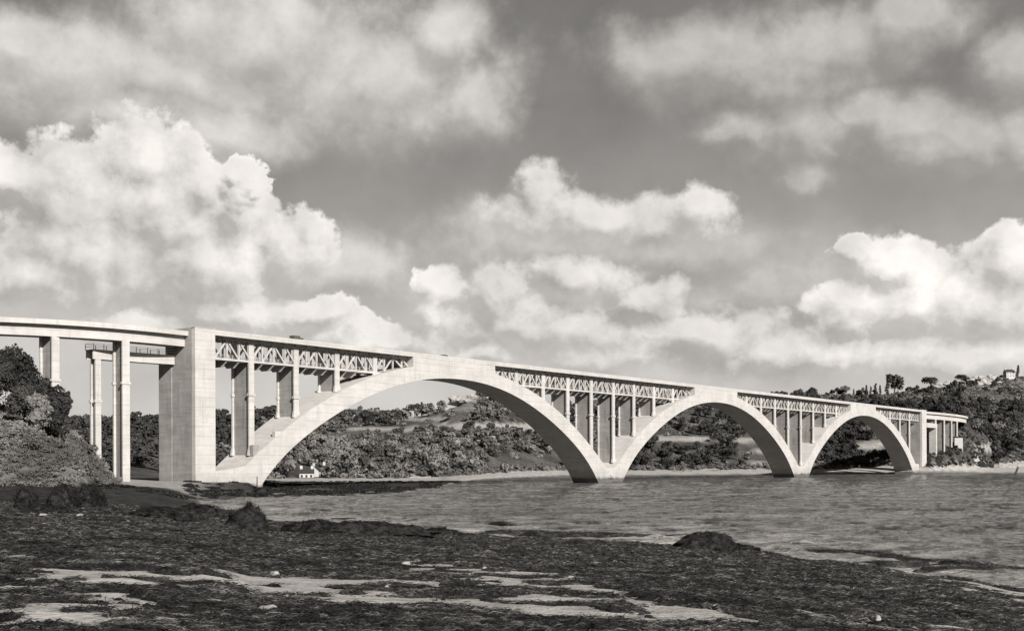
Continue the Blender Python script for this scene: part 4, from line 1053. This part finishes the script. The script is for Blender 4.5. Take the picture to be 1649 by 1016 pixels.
SOFT = blobs([(130, 110, 210, 90), (420, 70, 260, 120), (600, 120, 220, 110), (760, 150, 90, 60), (350, 200, 200, 60), (730, 60, 90, 60), (300, 130, 200, 70), (1130, 90, 190, 60), (1300, 70, 170, 70), (1470, 50, 90, 70), (1260, 120, 200, 60), (1290, 205, 90, 75), (1200, 205, 70, 30), (1310, 222, 110, 64), (1640, 110, 60, 60),
  (1560, 220, 110, 50), (1480, 250, 90, 45), (1640, 200, 60, 60), (1300, 290, 60, 40), (1470, 200, 120, 50), (1380, 170, 90, 40), (60, 60, 100, 60), (200, 180, 160, 40), (1300, 480, 260, 80), (560, 430, 110, 70), (1060, 400, 220, 60), (880, 390, 200, 60), (1230, 540, 260, 60), (1010, 470, 260, 60)])
def field_group(name, BL, amp, nsc, ndet, hard):
    g = bpy.data.node_groups.new(name, 'ShaderNodeTree')
    g.interface.new_socket('P', in_out='INPUT', socket_type='NodeSocketVector'); g.interface.new_socket('D', in_out='OUTPUT', socket_type='NodeSocketFloat')
    gb = NB(g); gi = gb.new('NodeGroupInput'); go = gb.new('NodeGroupOutput'); P = gi.outputs[0]
    nz = gb.n.new('ShaderNodeTexNoise'); gb.l.new(P, nz.inputs['Vector']); nz.inputs['Scale'].default_value = nsc; nz.inputs['Detail'].default_value = ndet; nz.inputs['Roughness'].default_value = .56
    off = gb.vm('MULTIPLY', gb.vm('SUBTRACT', nz.outputs['Color'], (.5, .5, .5)), (amp, amp * .8, 0))
    Q_ = gb.vm('ADD', P, off); cur = None
    for (a, e, rx, ry) in BL:
        d = gb.vm('MULTIPLY', gb.vm('SUBTRACT', Q_, (a, e, 0)), (1 / rx, 1 / ry, 0)); v = gb.m('SUBTRACT', 1., gb.vm('LENGTH', d))
        if cur is None: cur = v
        else:
            sm = gb.n.new('ShaderNodeMath'); sm.operation = 'SMOOTH_MAX'; gb.l.new(cur, sm.inputs[0]); gb.l.new(v, sm.inputs[1]); sm.inputs[2].default_value = .12; cur = sm.outputs[0]
    n2 = gb.noise(P, nsc * 2.2, 8, .6)
    cur = gb.m('ADD', cur, gb.m('MULTIPLY', gb.m('SUBTRACT', n2, .5), hard))
    gb.l.new(cur, go.inputs[0]); return g
G1 = field_group('cumulus', CUM, 3.2, .42, 8, .8); G2 = field_group('veil', SOFT, 4.2, .19, 6, 1.1)
def inst(g, vec):
    n = b.n.new('ShaderNodeGroup'); n.node_tree = g; b.put(n.inputs[0], vec); return n.outputs[0]
G1.name = 'cumulus'; D1 = inst(G1, P0); D1b = inst(G1, b.vm('ADD', P0, (.55, .8, 0))); D2 = inst(G2, P0); D2b = inst(G2, b.vm('ADD', P0, (.5, 1.2, 0)))
# clouds elsewhere in the sky (behind and beside the camera) keep the light right
nback = b.noise(dirv, 2.6, 6, .6)
front = b.m('MULTIPLY', b.mr(b.m('ABSOLUTE', azn), 26., 34., 1., 0., True), b.mr(eln, 24., 30., 1., 0., True))
elseD = b.mr(nback, .47, .62)
base = b.m('MULTIPLY', lum, .055)
base = b.m('MULTIPLY', base, b.mr(eln, 2., 24., 1.35, .85))
bn = b.noise(P0, .16, 5, .55)
skyv = b.m('MULTIPLY', b.ramp(b.m('DIVIDE', eln, 25.), [(0., .60), (.22, .56), (.34, .45), (.48, .31), (.66, .21), (1., .17)]), b.mr(bn, .3, .7, .86, 1.2))
skyv = b.m('ADD', b.m('MULTIPLY', skyv, .8), b.m('MULTIPLY', base, .25))
# veil
lit2 = b.mr(b.m('SUBTRACT', D2, D2b), -.35, .45, .0, 1.)
v2 = b.m('MULTIPLY', b.mix(lit2, .38, .58), b.mr(b.noise(P0, .5, 6, .6), .3, .7, .86, 1.14))
v2 = b.m('MULTIPLY', v2, b.mr(azn, -5., 4., 1.14, .88, True))
m2 = b.m('MULTIPLY', b.mr(D2, -.35, .60, 0., 1., True), .95)
s1 = b.mix(m2, skyv, v2)
# cumulus
lit1 = b.mr(b.m('SUBTRACT', D1, D1b), -.32, .38, 0., 1.)
big = b.noise(P0, .35, 4, .55); lowfade = b.mr(eln, 5., 9., .9, 1.)
v1 = b.m('ADD', b.m('MULTIPLY', lit1, .34), b.m('MAXIMUM', b.mr(big, .3, .7, .34, .60), b.mr(eln, 3., 8., .50, .30)))
# flat grey undersides deep in the cloud
edge = b.mr(D1, .0, .30, 1.16, .98)
v1 = b.m('MULTIPLY', v1, edge)
for (bx_, by_, br_, ba_) in ((1455, 450, 130, .16), (715, 465, 70, .08), (250, 215, 110, .06), (1640, 440, 100, .10)):
    (a_, e_, rx_, ry_), = blobs([(bx_, by_, br_, br_)])
    v1 = b.m('ADD', v1, b.m('MULTIPLY', b.mr(b.vm('LENGTH', b.vm('SUBTRACT', P0, (a_, e_, 0))), 0., rx_, 1., 0., True), ba_))
under = b.mr(b.m('SUBTRACT', D1b, D1), -.02, .30)
mid_ = b.m('MULTIPLY', b.mr(azn, -5., -2., 0., 1., True), b.mr(azn, 12., 15., 1., 0., True))
m1 = b.m('MULTIPLY', b.mr(D1, b.m('MULTIPLY', under, -.3), b.m('ADD', b.mix(under, .21, .95), b.m('MULTIPLY', mid_, .22)), 0., 1., True), b.mr(big, .25, .5, .85, 1.))
v1 = b.m('MULTIPLY', v1, b.mix(mid_, 1., .90))
s2 = b.mix(m1, s1, v1)
s2 = b.mix(front, b.mix(elseD, b.m('MULTIPLY', base, .4), .10), s2)
s2 = b.mix(b.mr(eln, -2., 0., 1., 0.), s2, .12)
b.l.new(b.tint(s2, (1, .957, .908)), bg.inputs[0]); bg.inputs[1].default_value = 1.0
world.cycles.sampling_method = 'MANUAL'; world.cycles.sample_map_resolution = 512
scene.cycles.max_bounces = 5; scene.cycles.diffuse_bounces = 1; scene.cycles.glossy_bounces = 2; scene.cycles.transmission_bounces = 1
